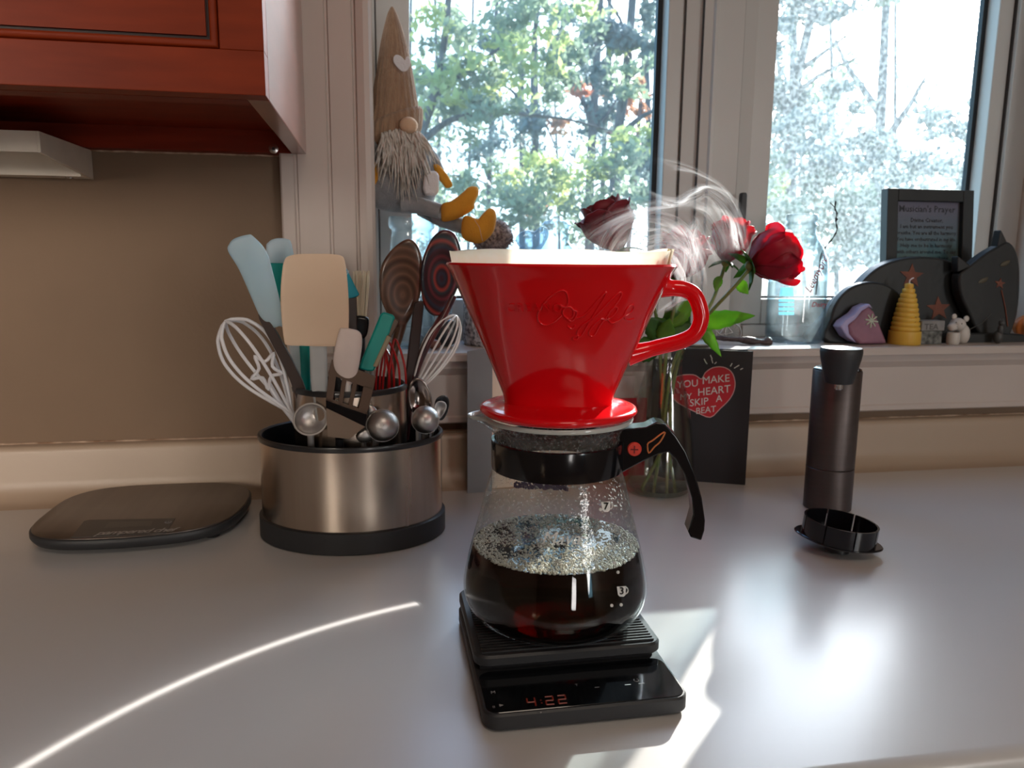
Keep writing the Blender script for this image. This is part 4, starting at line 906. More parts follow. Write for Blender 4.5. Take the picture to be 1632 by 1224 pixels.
heart = [(1118, 604), (1124, 594), (1136, 586), (1152, 585), (1165, 592), (1171, 606), (1170, 622), (1162, 637), (1147, 652), (1132, 665), (1112, 658), (1095, 650), (1078, 640), (1068, 625), (1069, 610), (1079, 600), (1095, 597), (1108, 598)]
hO = crom([cardp(x, y, .0006) for x, y in heart], 3, True)
hh = MB().prism(hO, nb*.0004).build('heart', mat('red_card_print', (.56, .012, .025), .5), bcard, smooth=0)
MB().tube([p-nb*.0002 for p in hO], .0006, 5, closed=True).build('heart_outline', mat('pink_print', (.75, .45, .45), .5), hh)
mb = MB()
for s_, x, y, sz, rt in (('YOU', 1096, 617, 16, .10), ('MAKE', 1141, 610, 17, .10), ('MY', 1093, 637, 14, .10), ('HEART', 1138, 628, 17, .12), ('SKIP', 1114, 646, 16, .12), ('A', 1146, 640, 15, .12), ('BEAT', 1125, 658, 14, .12)):
    vs, fs = text_mesh(s_, sz); mb.add([cardp(x+v.x, y-v.y-v.x*rt, .0011) for v in vs], fs)
tag(mb.build('heart_lettering', m_print, hh, smooth=0), label='white words YOU MAKE MY HEART SKIP A BEAT')
mb = MB()
for (a, b), (c, d) in (((1122, 572), (1125, 578)), ((1132, 566), (1135, 572)), ((1134, 572), (1136, 579)), ((1142, 577), (1139, 580)), ((1167, 579), (1164, 584)), ((1170, 587), (1178, 582)), ((1180, 589), (1184, 587)), ((1125, 578), (1127, 580))):
    mb.tube([cardp(a, b, .0004), cardp(c, d, .0004)], .0006, 5)
tag(mb.build('burst_marks', m_print, bcard), label='small white spark marks')
gcard = thing('greeting_card', 'grey folded card standing left behind the dripper', 'greeting card', (.115, .90, 0))
g0, g1 = Zp(745, 786), Zp(784, 783); g0.z = g1.z = 0
MB().prism([g0, g1, g1+V((0, 0, Yp(784, 553, g1.y).z)), g0+V((0, 0, Yp(745, 560, g0.y).z))], V((0, .0012, 0))).build('front_leaf', mat('grey_card', (.17, .17, .18), .6, c2=(.155, .155, .165)), gcard)
c0_, c1_ = V((g1.x-.004, g1.y+.010, 0)), V((g1.x+.062, g1.y+.016, 0))
MB().prism([c0_, c1_, c1_+V((0, 0, Yp(800, 562, c1_.y).z)), c0_+V((0, 0, Yp(790, 562, c0_.y).z))], V((0, .0012, 0))).build('inner_page', mat('cream_paper', (.78, .62, .50), .7), gcard)
rc = thing('envelope', 'plain red envelope standing between the carafe and the vase', 'envelope', (.31, .92, 0))
e0, e1 = V((.262, .921, 0)), V((.338, .9215, 0))
MB().prism([e0, e1, e1+V((0, 0, .107)), e0+V((0, 0, .107))], V((0, .0014, 0))).build('paper', mat('red_paper', (.52, .012, .03), .55), rc)
wcard = MB().prism([V((.262, .9258, 0)), V((.322, .9262, 0)), V((.322, .9262, .135)), V((.262, .9258, .135))], V((0, .001, 0)))
tag(wcard.build('envelope', mat('pale_pink_paper', (.70, .60, .58), .7)), 'taller pale envelope standing behind the red envelope', 'envelope')

# ================================================================== VASE WITH ROSES
VX, VY = .337, .866
m_water = glass('vase_water', (.95, .955, .93), (.80, .80, .74), rough=.01)
m_vglass = glass('vase_glass', (.97, .98, .975), (.70, .75, .72), rough=.015, bump=.05, bs=40)
m_stem = mat('rose_stem', (.14, .20, .05), .5, c2=(.22, .20, .06), ns=60, bump=.3, bs=300); m_leaf = mat('rose_leaf', (.09, .22, .03), .42, c2=(.05, .14, .03), ns=40, trans=.45, bump=.3, bs=200)
m_leafb = mat('bright_rose_leaf', (.22, .42, .05), .42, c2=(.14, .32, .04), ns=40, trans=.5)
m_pet = mat('crimson_petal', (.40, .008, .022), .42, c2=(.24, .004, .012), ns=30, trans=.45, sheen=.3); m_petb = mat('bright_crimson_petal', (.72, .012, .075), .40, c2=(.52, .007, .035), ns=30, trans=.62, sheen=.2)
m_petd = mat('dark_crimson_petal', (.27, .012, .03), .5, c2=(.15, .006, .018), ns=30, trans=.3, sheen=.3)
vs_ = thing('glass_vase', 'clear flared glass vase of water with rose stems, before the black card', 'vase', (VX, VY, 0))
vp = [(.0005, .002), (.030, .002), (.036, .004), (.0395, .010), (.0412, .022), (.0408, .040), (.0380, .070), (.0335, .100), (.0285, .125), (.0235, .143), (.0215, .152), (.0222, .158), (.0212, .162), (.0225, .166), (.0218, .170), (.0238, .174), (.0250, .1775), (.0245, .1785)]
inn = [(max(r-.0018, .0004), z+(.004 if z < .01 else 0)) for r, z in vp[:-1]]
MB().lathe([(p.x, p.y) for p in crom([V((a, b, 0)) for a, b in vp], 2)]+list(reversed(inn)), (VX, VY, 0), 64, caps=(True, True)).build('glass_body', m_vglass, vs_, smooth=60)
wl = [(r-.0022, z) for r, z in vp[2:8]]
MB().lathe([(.0005, .007), (.032, .007)]+[(r, z) for r, z in wl if z > .008]+[(.0292, .120), (.0278, .1270), (.0005, .1262)], (VX, VY, 0), 56).build('water', m_water, vs_, smooth=60)
GRP = None
def petal(mb, c, X, Yv, Z, R_, h, th, spread, curl, open_, rnd):
    nu, nv = 7, 7; rs = []
    for i in range(nv):
        v = i/(nv-1); row = []
        for j in range(nu):
            u = -1+2*j/(nu-1); wv = spread*(.35+.65*sin(pi*min(1, v*.62+.05)))*(1-.25*max(0, v-.8)*5*abs(u))
            a = th+u*wv; rad = R_*(.22+.78*sin(pi/2*min(1, v*1.7)))*(1+open_*v-.10*max(0, v-.6))+curl*max(0, v-.80)**1.5*R_*4.5
            rad *= 1+.06*noise.noise(V((u*2+rnd, v*3, rnd))); z = h*(v-.12*u*u*v)-curl*max(0, v-.8)*h*1.2+.05*h*noise.noise(V((u*1.7, v*2, rnd*3)))
            row.append(c+X*(rad*cos(a))+Yv*(rad*sin(a))+Z*z)
        rs.append(row)
    mb.rings(rs, closed=False)
def rose(lab, head, Y, axis, size, stem, m, nm='rose', leaves=(), seed=0, length=1.1, nout=7, opn=.12):
    P = Yp(head[0], head[1], Y); R_ = Sp(size, P); root = V((VX, VY, .010))
    o = thing(nm, lab, 'flower', (VX, VY, .010), 'red roses in the glass vase')
    Z = V(axis).normalized(); X = Z.cross(V((0, 1, .2))).normalized(); Yv = Z.cross(X); rd = random.Random(seed)
    h = R_*1.9*length; c = P-Z*h*.5
    layers = [(.28, .88, 3, 1.5, 0, 0), (.50, .96, 4, 1.15, .03, .0), (.76, 1.0, 5, 1.0, .12, opn*.4), (1.0, .90, nout, .78, .42, opn*.6)]
    for li, (fr_, fh, n, spd, cl, op) in enumerate(layers):
        for k in range(n):
            mb = MB(); petal(mb, c, X, Yv, Z, R_*fr_, h*fh, 2*pi*k/n+li*.7+rd.uniform(-.2, .2), spd, cl*rd.uniform(.5, 1.3), op, seed*7+li*3+k)
            mb.build('petal', m, o, smooth=80, solid=.0007)
    mb = MB()
    for k in range(5):
        a = 2*pi*k/5+.3; d = X*cos(a)+Yv*sin(a); t = c-Z*.001; n_ = Z.cross(d)
        L_ = R_*1.25
        pts = [(0, .0), (.35, .18), (.7, .12), (1, 0)]
        C1 = [t+d*(L_*q*.75)-Z*(L_*.35*q*q) for q, w in pts]
        rs = [[C1[i]-n_*L_*w, C1[i]+Z*.0006, C1[i]+n_*L_*w] for i, (q, w) in enumerate(pts)]
        mb.rings(rs, closed=False)
    mb.build('sepal', m_leaf, o, smooth=80, solid=.0006)
    pth = [c+Z*.004]+[Yp(*q) for q in stem]
    P5 = crom(pth, 6); MB().tube(P5, .0021, 9).build('stem', m_stem, o)
    MB().ell(c-Z*.002, .0048, .0048, .0055, 12, 8).build('calyx', m_stem, o)
    for k, (a, b, wpx, mm, by) in enumerate(leaves):
        A_ = Yp(*a); B_ = Yp(*b); d = (B_-A_); l = d.length; d.normalize(); v = (A_-CP).normalized(); s = d.cross(v).normalized(); w = Sp(wpx, A_); rs = []
        for i in range(13):
            t = i/12; ww = w*(sin(pi*t**.75)**.9)*(1+.12*(i % 2)); c_ = A_+d*l*t-V((0, 0, 1))*l*.12*t*t
            rs.append([c_-s*ww+v*ww*by, c_-s*ww*.5+v*ww*by*.3, c_, c_+s*ww*.5+v*ww*by*.3, c_+s*ww+v*ww*by])
        MB().rings(rs, closed=False).build('leaf', mm, o, smooth=80, solid=.0005)
    return o
NK = (1066, 575, .862)
r4 = rose('red rose at the far right, tilted outward and facing right', (1230, 408), .80, (.78, .05, .30), 39, [(1172, 455, .805), (1130, 500, .83), (1090, 545, .855), (1068, 600, .862), (1055, 700, .868), (1040, 790, .872)], m_petb, seed=2,
     leaves=[((1175, 448, .805), (1193, 466, .80), 9, m_leafb, .1), ((1100, 520, .84), (1205, 490, .80), 14, m_leafb, .25), ((1105, 505, .845), (1150, 560, .84), 10, m_leafb, .2)], nout=6, length=1.05)
for pts in ([(1232, 424), (1248, 414), (1268, 420), (1283, 426), (1280, 433), (1262, 437), (1242, 434)], [(1226, 436), (1242, 434), (1258, 442), (1276, 446), (1270, 455), (1256, 455), (1238, 448)]):
    MB().pillow(PX(pts, .795, 0, 0, 3), .0022, (0, -1, 0)).build('petal', m_petb, r4, smooth=80)
rose('bright red rose between the steam and the outermost rose', (1165, 382), .86, (.25, .1, 1), 29, [(1150, 440, .87), (1130, 490, .87), (1090, 550, .868), (1072, 620, .866), (1066, 700, .86), (1062, 790, .858)], m_petb, seed=5, length=1.25,
     leaves=[((1147, 440, .866), (1140, 462, .86), 7, m_leafb, .1), ((1090, 540, .86), (1062, 480, .84), 20, m_leaf, .2)])
rose('red rose directly behind the steam and dripper handle', (1090, 405), .80, (.15, -.35, 1), 36, [(1082, 460, .82), (1068, 520, .845), (1060, 580, .86), (1056, 660, .87), (1078, 790, .875)], m_petb, seed=8, length=1.15,
     leaves=[((1065, 520, .85), (1105, 470, .84), 16, m_leafb, .2), ((1062, 540, .85), (1030, 500, .845), 20, m_leaf, .2), ((1070, 530, .85), (1108, 515, .845), 16, m_leaf, .2)])
rose('dark wilted rose above the filter, drooping towards the gnome', (970, 358), .82, (-.28, .05, .62), 38, [(1010, 410, .83), (1035, 460, .845), (1050, 530, .86), (1054, 600, .866), (1064, 690, .872), (1022, 780, .868)], m_petd, seed=11, length=1.15, nout=6, opn=.25,
     leaves=[((1052, 560, .855), (1000, 548, .85), 20, m_leaf, .2), ((1056, 550, .85), (1068, 500, .83), 14, m_leafb, .2)])
E1 = [(938, 385), (914, 368), (918, 352), (935, 343), (950, 350), (958, 372), (955, 395)]
# ================================================================== GNOME ON THE JAR
m_knit = mat('tan_rib_knit', (.40, .25, .15), .85, c2=(.30, .175, .105), ns=60, stretch=(6, 6, .4), bump=1.0, bs=260, sheen=.3)
m_felt = mat('grey_felt', (.26, .26, .27), .95, c2=(.20, .20, .215), ns=70, bump=.5, bs=500, sheen=.4); m_mitt = mat('mustard_felt', (.66, .30, .025), .9, c2=(.58, .25, .02), ns=50, bump=.4, bs=500, trans=.15)
m_hair = mat('grey_beard_hair', (.78, .73, .68), .7, c2=(.58, .52, .46), ns=120, trans=.3); m_skin = mat('peach_felt', (.62, .42, .28), .85, bump=.3, bs=400); m_fleece = mat('white_fleece', (.74, .72, .74), .95, bump=.5, bs=600)
gn = thing('gnome_doll', 'plush gnome in a tall tan knit hat sitting on the glass jar', 'gnome', (.04, .995, .337))
GYY = .995
MB().pillow(PX([(612, 215), (650, 205), (682, 225), (695, 265), (696, 305), (684, 328), (650, 338), (612, 336), (588, 322), (582, 290), (588, 250)], GYY, 0, 0, 4), .030, (0, -1, 0)).build('body', m_felt, gn, smooth=80)
# hat: lofted leaning cone
mb = MB(); C_ = [(629, 205, 41), (630, 190, 40), (630, 168, 36), (629, 140, 32.5), (629, 110, 27.5), (628, 80, 22.5), (627, 55, 17), (626, 35, 11.5), (625, 20, 6.5), (625, 11, 2)]
C4 = crom([V(c) for c in C_], 4); rs = []
for c in C4:
    P = Yp(c.x, c.y, GYY); w = Sp(c.z, P); rs.append([P+V((w*cos(a), w*.8*sin(a), 0))*(1+.022*cos(a*22)) for a in [2*pi*j/88 for j in range(88)]])
hat = mb.rings(rs).build('hat', m_knit, gn, smooth=80)
mb = MB(); rs = []
for c in ((628, 226, 40.5, -10), (627.5, 219, 44, -10), (628, 205, 45.5, -11), (629, 190, 44, -11), (630, 183, 40, -11)):
    P = Yp(c[0], c[1], GYY); w = Sp(c[2], P); ring = []
    for j in range(88):
        a = 2*pi*j/88; q = V((w*cos(a), w*.8*sin(a), 0))*(1+.024*cos(a*22)); q.z = q.x*.34-.006*max(0, -sin(a))*0; ring.append(P+q)
    rs.append(ring)
mb.rings(rs); mb.build('hat_cuff', m_knit, gn, smooth=80)
ht = [(640, 113), (629, 102), (627, 92), (632, 87), (640, 90), (645, 96), (648, 90), (652, 91), (654, 100), (649, 112)]
P = Yp(640, 100, GYY); MB().prism([p for p in PX(ht, GYY-.0215, .12, P.z, 3)], (0, .0015, 0)).build('heart_patch', m_fleece, hat, bev=.0004)
P = Yp(651, 200, GYY-.033); MB().ell(P, .0112, .010, .0098, 20, 12).build('nose', m_skin, gn)
mb = MB(); q = random.Random(9)
for i in range(170):
    u = q.uniform(-1, 1); x0_ = 640+u*32; y0_ = 207+abs(u)*8+q.uniform(-4, 4); ln = q.uniform(45, 122)*(1-.45*abs(u)); fx_ = q.uniform(-12, 24)+u*8
    pts = []
    for k in range(7):
        t = k/6; x = x0_+fx_*t+5*sin(3*t+i)*t; y = y0_+ln*t; pts.append(Yp(x, y, GYY-.030-.008*sin(pi*min(1, t*1.1))+.004*q.uniform(-1, 1)))
    r_ = q.uniform(.0009, .0018); mb.tube(pts, [r_*.7, r_, r_, r_*.9, r_*.7, r_*.45, r_*.12], 5)
tag(mb.build('beard', m_hair, gn, smooth=80), label='long pale grey beard', kind='stuff')
# arms, mittens
MB().tube([Yp(596, 228, GYY-.01), Yp(590, 245, GYY-.012), Yp(595, 268, GYY-.015)], [.0105, .0115, .010], 14).build('arm', m_felt, gn, smooth=80)
MB().pillow(PX([(587, 256), (600, 254), (608, 262), (609, 278), (604, 293), (593, 298), (586, 292), (583, 275)], GYY-.018, 0, 0, 4), .008, (0, -1, 0)).build('mitten', m_mitt, gn, smooth=80)
MB().tube([Yp(680, 240, GYY), Yp(690, 255, GYY-.004), Yp(700, 274, GYY-.008)], [.008, .0085, .007], 12).build('arm', m_felt, gn, smooth=80)
MB().pillow(PX([(690, 264), (698, 262), (708, 272), (717, 285), (721, 296), (712, 300), (705, 293), (697, 282)], GYY-.012, 0, 0, 4), .0065, (0, -1, 0)).build('mitten', m_mitt, gn, smooth=80)
flatpart('fleece_pocket', m_fleece, gn, [(676, 276), (684, 272), (696, 272), (700, 280), (700, 306), (694, 312), (678, 311), (674, 300)], GYY-.034, 0, 0, .012, 0, .003)
# legs and boots
MB().tube([Yp(640, 326, GYY-.02), Yp(670, 328, .972), Yp(705, 338, .955)], [.0105, .0100, .0092], 14).build('leg', m_felt, gn, smooth=80)
MB().tube([Yp(670, 332, GYY-.015), Yp(705, 350, .972), Yp(742, 362, .955)], [.0095, .0095, .0092], 14).build('leg', m_felt, gn, smooth=80)
MB().pillow(PX([(704, 326), (718, 321), (735, 309), (748, 298), (760, 298), (763, 308), (757, 322), (755, 332), (744, 341), (725, 350), (706, 353), (703, 343)], .948, 0, 0, 4), .012, (-.1, -1, .1)).build('boot', m_mitt, gn, smooth=80)
MB().pillow(PX([(737, 350), (742, 344), (752, 346), (762, 349), (770, 340), (780, 332), (789, 336), (791, 350), (787, 368), (778, 380), (765, 388), (750, 386), (738, 380), (735, 368)], .938, 0, 0, 4), .012, (-.1, -1, .1)).build('boot', m_mitt, gn, smooth=80)
MB().tube([Yp(756, 350, .9262), Yp(764, 362, .9255), Yp(769, 384, .929)], .0004, 5).build('boot_seam', m_skin, gn)

# ================================================================== THINGS ON THE SILL
SZ = .1687
def gjar(nm, lab, cat, c, prof, m, n=48, group=None, extra=None):
    o = thing(nm, lab, cat, (c[0], c[1], SZ), group)
    P = [(r, SZ+z) for r, z in prof]; inn = [(max(r-.0014, .0003), z+(.003 if z < SZ+.004 else 0)) for r, z in P[1:]]
    MB().lathe(P+list(reversed(inn)), (c[0], c[1], 0), n).build('glass_body', m, o, smooth=60); return o
P = Yp(657, 400, .985)
gjar('glass_jar', 'tall clear glass jar with thick rim, under the gnome', 'jar', (P.x, .985), [(.0005, 0), (.025, 0), (.0275, .003), (.0278, .12), (.0265, .136), (.0250, .143), (.0255, .146), (.0285, .149), (.0292, .153), (.0290, .160), (.0278, .1625), (.0262, .1625)], m_glassb)
# speckled jar behind the dripper, with a fuzzy grey top
m_speck = mat('black_and_white_speckle', (.62, .62, .64), .5, c2=(.035, .03, .04), ns=420, detail=1)
sj = thing('speckled_jar', 'white vase with black speckled lower half behind the dripper edge, below the gnome boots', 'vase', (.155, 1.005, SZ))
def lz(px, py, Y): return Yp(px, py, Y)
jx = Yp(785, 470, 1.005).x
MB().lathe([(.0005, SZ), (.036, SZ), (.039, SZ+.005), (.0385, SZ+.05), (.035, SZ+.075)], (jx, 1.005, 0), 48, caps=(True, False)).build('speckled_base', mat('dense_speckle', (.045, .04, .05), .5, c2=(.62, .60, .62), ns=190, detail=2), sj)
MB().lathe([(.035, SZ+.075), (.0325, SZ+.10), (.032, SZ+.118), (.030, SZ+.1195), (.0005, SZ+.1195)], (jx, 1.005, 0), 48, caps=(False, True)).build('frosted_neck', mat('frosted_white', (.62, .63, .66), .5, c2=(.5, .5, .53), trans=.3), sj)
mb = MB(); q = random.Random(12); cc = V((jx-.002, 1.000, SZ+.140))
mb.ell(cc, .026, .022, .021, 24, 14)
for v in mb.v: v += (v-cc)*.25*noise.noise(v*180)
for i in range(320):
    d = V((q.gauss(0, 1), q.gauss(0, 1), q.gauss(0, 1))).normalized(); a = cc+V((d.x*.024, d.y*.02, d.z*.019)); mb.tube([a, a+d*.004+V((0, 0, -.001)), a+d*.0075+V((q.uniform(-1, 1), q.uniform(-1, 1), -1))*.0015], [.0005, .0004, .0001], 4)
tag(mb.build('woolly_stopper', mat('heather_wool', (.42, .36, .36), .95, c2=(.10, .08, .09), ns=240), sj, smooth=80), kind='stuff', label='heathered grey woolly top')
m_stone = mat('black_stone', (.02, .022, .028), .35, coat=.3)
def pebble(lab, px, py, Y, rx, rz, m, ry=None, nm='pebble', cat='stone'):
    P = Yp(px, py, Y); a, b = Sp(rx, P), Sp(rz, P); c = V((P.x, Y, SZ+b)); mb = MB(); mb.ell(c, a, ry or a*.8, b, 20, 12)
    for v in mb.v: v += (v-c)*.12*noise.noise(v*60)
    o = mb.build(nm, m, None, smooth=80, loc=(c.x, c.y, SZ)); return tag(o, lab, cat)
pebble('round black stone on the sill behind the right-hand whisk', 712, 520, .985, 21, 22, m_stone)
pebble('small reddish brown stone between the black stone and window jamb', 692, 540, .955, 11, 8, mat('brown_stone', (.16, .06, .04), .5))
pebble('small dark grey stone leaning by the spoons on the sill', 668, 540, .97, 10, 11, mat('grey_stone', (.06, .062, .068), .5))
P = Yp(705, 500, 1.02); gjar('glass_tumbler', 'small clear tumbler behind the black stone', 'glass', (P.x-.006, 1.035), [(.0005, 0), (.017, 0), (.019, .002), (.022, .062), (.0212, .063)], m_glassb)
# clear decanter behind the filter
P = Yp(886, 380, 1.0); gjar('glass_decanter', 'clear decanter with ringed neck seen above the filter rim', 'bottle', (P.x, 1.0), [(.0005, 0), (.042, 0), (.045, .004), (.045, .085), (.040, .105), (.026, .125), (.0175, .134), (.0170, .142), (.0195, .145), (.0170, .148), (.0172, .153), (.0200, .156), (.0165, .160), (.0150, .161)], m_glassb)
P = Yp(850, 385, 1.03); o = thing('glass_heart', 'smoky blue glass heart just left of the decanter neck', 'ornament', (P.x, 1.035, SZ))
MB().pillow(PX([(822, 378), (838, 367), (852, 369), (862, 361), (872, 364), (874, 376), (866, 392), (858, 410), (850, 545), (842, 545), (838, 405), (826, 392)], 1.035, 0, 0, 4), .006, (0, -1, 0)).build('glass_body', glass('smoky_blue_glass', (.55, .66, .74), (.25, .33, .40), dust_haze=.2, dmin=.1, dcol=(.5, .6, .7)), o, smooth=70)
# bicycle ornament
m_pew = mat('pewter_wire', (.30, .28, .27), .35, 1); by = 1.035
o = thing('bicycle_ornament', 'small pewter bicycle ornament below the rose leaf', 'ornament', (Yp(1150, 548, by).x, by, SZ))
def circ(px, py, r, n=28, Y=by, s=1): return [Yp(px+r*cos(2*pi*i/n)*s, py+r*sin(2*pi*i/n), Y) for i in range(n)]
for c in ((1168, 530, 14.5, .9), (1131, 531, 13, .8)):
    t = MB().tube(circ(c[0], c[1], c[2], s=c[3]), .0011, 6, closed=True).build('wheel', m_pew, o)
    mb = MB()
    for i in range(6):
        a = pi*i/6; mb.tube([Yp(c[0]+c[2]*cos(a)*c[3], c[1]+c[2]*sin(a), by), Yp(c[0]-c[2]*cos(a)*c[3], c[1]-c[2]*sin(a), by)], .00022, 4)
    tag(mb.build('spokes', m_pew, t), kind='stuff')
mb = MB()
for l in ([(1133, 517), (1156, 517), (1147, 533), (1133, 517)], [(1133, 517), (1131, 531)], [(1156, 517), (1158, 513), (1163, 512)], [(1156, 517), (1168, 530), (1147, 533)], [(1133, 517), (1135, 511), (1141, 510)]):
    for a, b in zip(l, l[1:]): mb.tube([Yp(a[0], a[1], by), Yp(b[0], b[1], by)], .0009, 6)
mb.build('frame', m_pew, o); MB().ell(Yp(1157, 512, by), .0045, .002, .0012, 12, 8).build('saddle', m_black, o)
# driftwood, dish
mb = MB(); pth = [Yp(1104, 534, 1.0), Yp(1130, 537, .985), Yp(1160, 540, .975), Yp(1190, 542, .968), Yp(1215, 545, .962), Yp(1229, 543, .96)]
mb.tube(crom(pth, 5), [.0016+.0042*min(1, i/16)*(1+.25*sin(i*.9)) for i in range(26)], 12, flat=.8)
for v in mb.v: v += V((0, 0, 1))*.0012*noise.noise(v*140)
tag(mb.build('driftwood', mat('dark_driftwood', (.055, .032, .032), .55, c2=(.12, .085, .085), ns=70, stretch=(1, 6, 6), bump=.6, bs=200), None, smooth=80), 'dark twisted stick of driftwood lying on the sill by the bottle', 'driftwood')
P = Zp(1100, 549, SZ); tag(MB().lathe([(.001, 0), (.015, 0), (.024, .004), (.0235, .0052), (.015, .0015), (.001, .0012)], (P.x, .955, SZ), 40).build('dish', mat('white_dish', (.70, .72, .70), .3), None), 'small white dish on the sill behind the black card', 'dish')
# milk bottle with script
P = Zp(1277, 547, SZ); BX, BYY = P.x, .992; BR = .0395
bp_ = [(.0005, 0), (.034, 0), (.0385, .004), (.0395, .012), (.0395, .092), (.0375, .112), (.0310, .130), (.0235, .142), (.0195, .150), (.0190, .156), (.0215, .160), (.0190, .164), (.0215, .168), (.0210, .174), (.0195, .175)]
bo = gjar('milk_bottle', 'clear glass bottle with red script lettering beside the black cat', 'bottle', (BX, BYY), bp_, m_glassb)
def bprof(z):
    z -= SZ
    for (r1, z1), (r2, z2) in zip(bp_[1:], bp_[2:]):
        if z1 <= z <= z2: return r1+(r2-r1)*(z-z1)/(z2-z1+1e-9)
    return .0395
def on_bottle(px, py, dr=.0003):
    d = ray(px, py); t = .9
    while t < 1.3:
        P = CP+d*t
        if sqrt((P.x-BX)**2+(P.y-BYY)**2) < bprof(P.z)+dr: return P
        t += .0008
    return Yp(px, py, BYY)
mb = MB(); vs, fs = text_mesh('Leemyord', 17, shear=.35, bold=.15)
ca, sa = cos(radians(62)), sin(radians(62)); mb.add([on_bottle(1306+v.x*.9*ca-v.y*sa, 440-(v.x*.9*sa+v.y*ca)) for v in vs], fs)
vs, fs = text_mesh('Dairy', 11, shear=.3, bold=.1); mb.add([on_bottle(1305+v.x, 489-v.y-v.x*.0) for v in vs], fs)
tag(mb.build('script_print', mat('faded_red_print', (.50, .05, .08), .5), bo, smooth=0), label='faded red slanting script', kind='stuff')
mb = MB()
for j in range(4):
    n = 8; A_ = [on_bottle(1241+i*3.5, 476+j*7, .0002) for i in range(n)]; B_ = [on_bottle(1241+i*3.5, 481+j*7, .0002) for i in range(n)]; mb.rings([A_, B_], closed=False)
n = 6; A_ = [on_bottle(1244+i*4, 458, .0002) for i in range(n)]; B_ = [on_bottle(1242+i*4.6, 472, .0002) for i in range(n)]; mb.rings([A_, B_], closed=False)
tag(mb.build('blue_label', mat('sky_blue_print', (.25, .62, .80), .5, trans=.5), bo, smooth=0), label='pale blue printed panel', kind='stuff')
tw = MB(); tp_ = crom([Yp(1300, 470, .992), Yp(1308, 410, .992), Yp(1316, 394, .992), Yp(1327, 380, .992), Yp(1334, 366, .992), Yp(1332, 352, .992), Yp(1334, 340, .992), Yp(1331, 333, .992), Yp(1332, 320, .992)], 4)
tw.tube(tp_, [.0010+.0004*sin(i*1.9) for i in range(len(tp_))], 7); tw.tube([Yp(1331, 331, .992), Yp(1327, 327, .992), Yp(1323, 323, .992)], .0007, 6); tw.tube([Yp(1332, 352, .992), Yp(1335, 349, .992)], .0012, 6)
tag(tw.build('twig', mat('black_twig', (.02, .018, .02), .6), None, smooth=80), 'thin dark knotty twig rising out of the clear bottle', 'twig')
# framed print
fO = thing('picture_frame', 'black framed prayer print leaning behind the black cat', 'picture frame', (.81, 1.03, SZ))
fx0, fx1, fz1 = .7365, .8790, .3860; tl = .10
def fpt(x, z, y=0): return V((x, 1.018+(z-SZ)*tl+y, z))
def fbox(mb, x0, z0, x1, z1, y0, y1): mb.add([fpt(x0, z0, y0), fpt(x1, z0, y0), fpt(x1, z0, y1), fpt(x0, z0, y1), fpt(x0, z1, y0), fpt(x1, z1, y0), fpt(x1, z1, y1), fpt(x0, z1, y1)], [(0, 3, 2, 1), (4, 5, 6, 7), (0, 1, 5, 4), (1, 2, 6, 5), (2, 3, 7, 6), (3, 0, 4, 7)])
mb = MB(); wF = .0175; fbox(mb, fx0, SZ+.0005, fx0+wF, fz1, 0, .016); fbox(mb, fx1-wF, SZ+.0005, fx1, fz1, 0, .016); fbox(mb, fx0+wF, fz1-wF, fx1-wF, fz1, 0, .016); fbox(mb, fx0+wF, SZ+.0005, fx1-wF, SZ+wF, 0, .016)
mb.build('frame_moulding', mat('black_frame', (.009, .011, .012), .5, c2=(.014, .016, .017)), fO, bev=.001)
M = bpy.data.materials.new('prayer_print'); M.use_nodes = True; t = M.node_tree; b = t.nodes['Principled BSDF']; tcn = N(t, 'ShaderNodeTexCoord'); sp = N(t, 'ShaderNodeSeparateXYZ'); t.links.new(tcn.outputs['Object'], sp.inputs[0])
mr = N(t, 'ShaderNodeMapRange'); t.links.new(sp.outputs[2], mr.inputs[0]); mr.inputs[1].default_value = .07; mr.inputs[2].default_value = .195; rp = N(t, 'ShaderNodeValToRGB'); t.links.new(mr.outputs[0], rp.inputs[0])
rp.color_ramp.elements[0].color = (.12, .20, .12, 1); rp.color_ramp.elements[1].color = (.26, .20, .30, 1); e = rp.color_ramp.elements.new(.5); e.color = (.13, .22, .27, 1); t.links.new(rp.outputs[0], b.inputs['Base Color']); b.inputs['Roughness'].default_value = .4
mb = MB(); fbox(mb, fx0+wF-.001, SZ+wF, fx1-wF+.001, fz1-wF, .009, .011); pr_ = mb.build('print_sheet', M, fO)
mb = MB()
for i, (s_, sz) in enumerate([("Musician's Prayer", .0135), ('Divine Creator,', .0085), ('I am but an instrument you', .0080), ('breathe. You are all the harmony', .0078), ('You have orchestrated in my life.', .0078), ('Help me to be in harmony', .0080), ('with others around me. To say', .0080), ('Yes to Your symphony', .0080), ('conducted with your love', .0080)]):
    z = fz1-wF-.0150-(0 if i == 0 else .0055+i*.0092); vs, fs = text_mesh(s_, sz, bold=.00012, res=1); wmax = max(abs(v.x) for v in vs)*2; kx = min(1, .100/wmax)
    mb.add([fpt((fx0+fx1)/2+v.x*kx, z+v.y, .0085) for v in vs], fs)
tag(mb.build('prayer_text', mat('dark_violet_print', (.045, .035, .06), .6), pr_, smooth=0), label="dark lines of text headed Musician's Prayer", kind='stuff')
mb = MB(); fbox(mb, fx0+wF-.001, SZ+wF, fx1-wF+.001, fz1-wF, .004, .0042); mb.build('glass_pane', m_glass, fO)
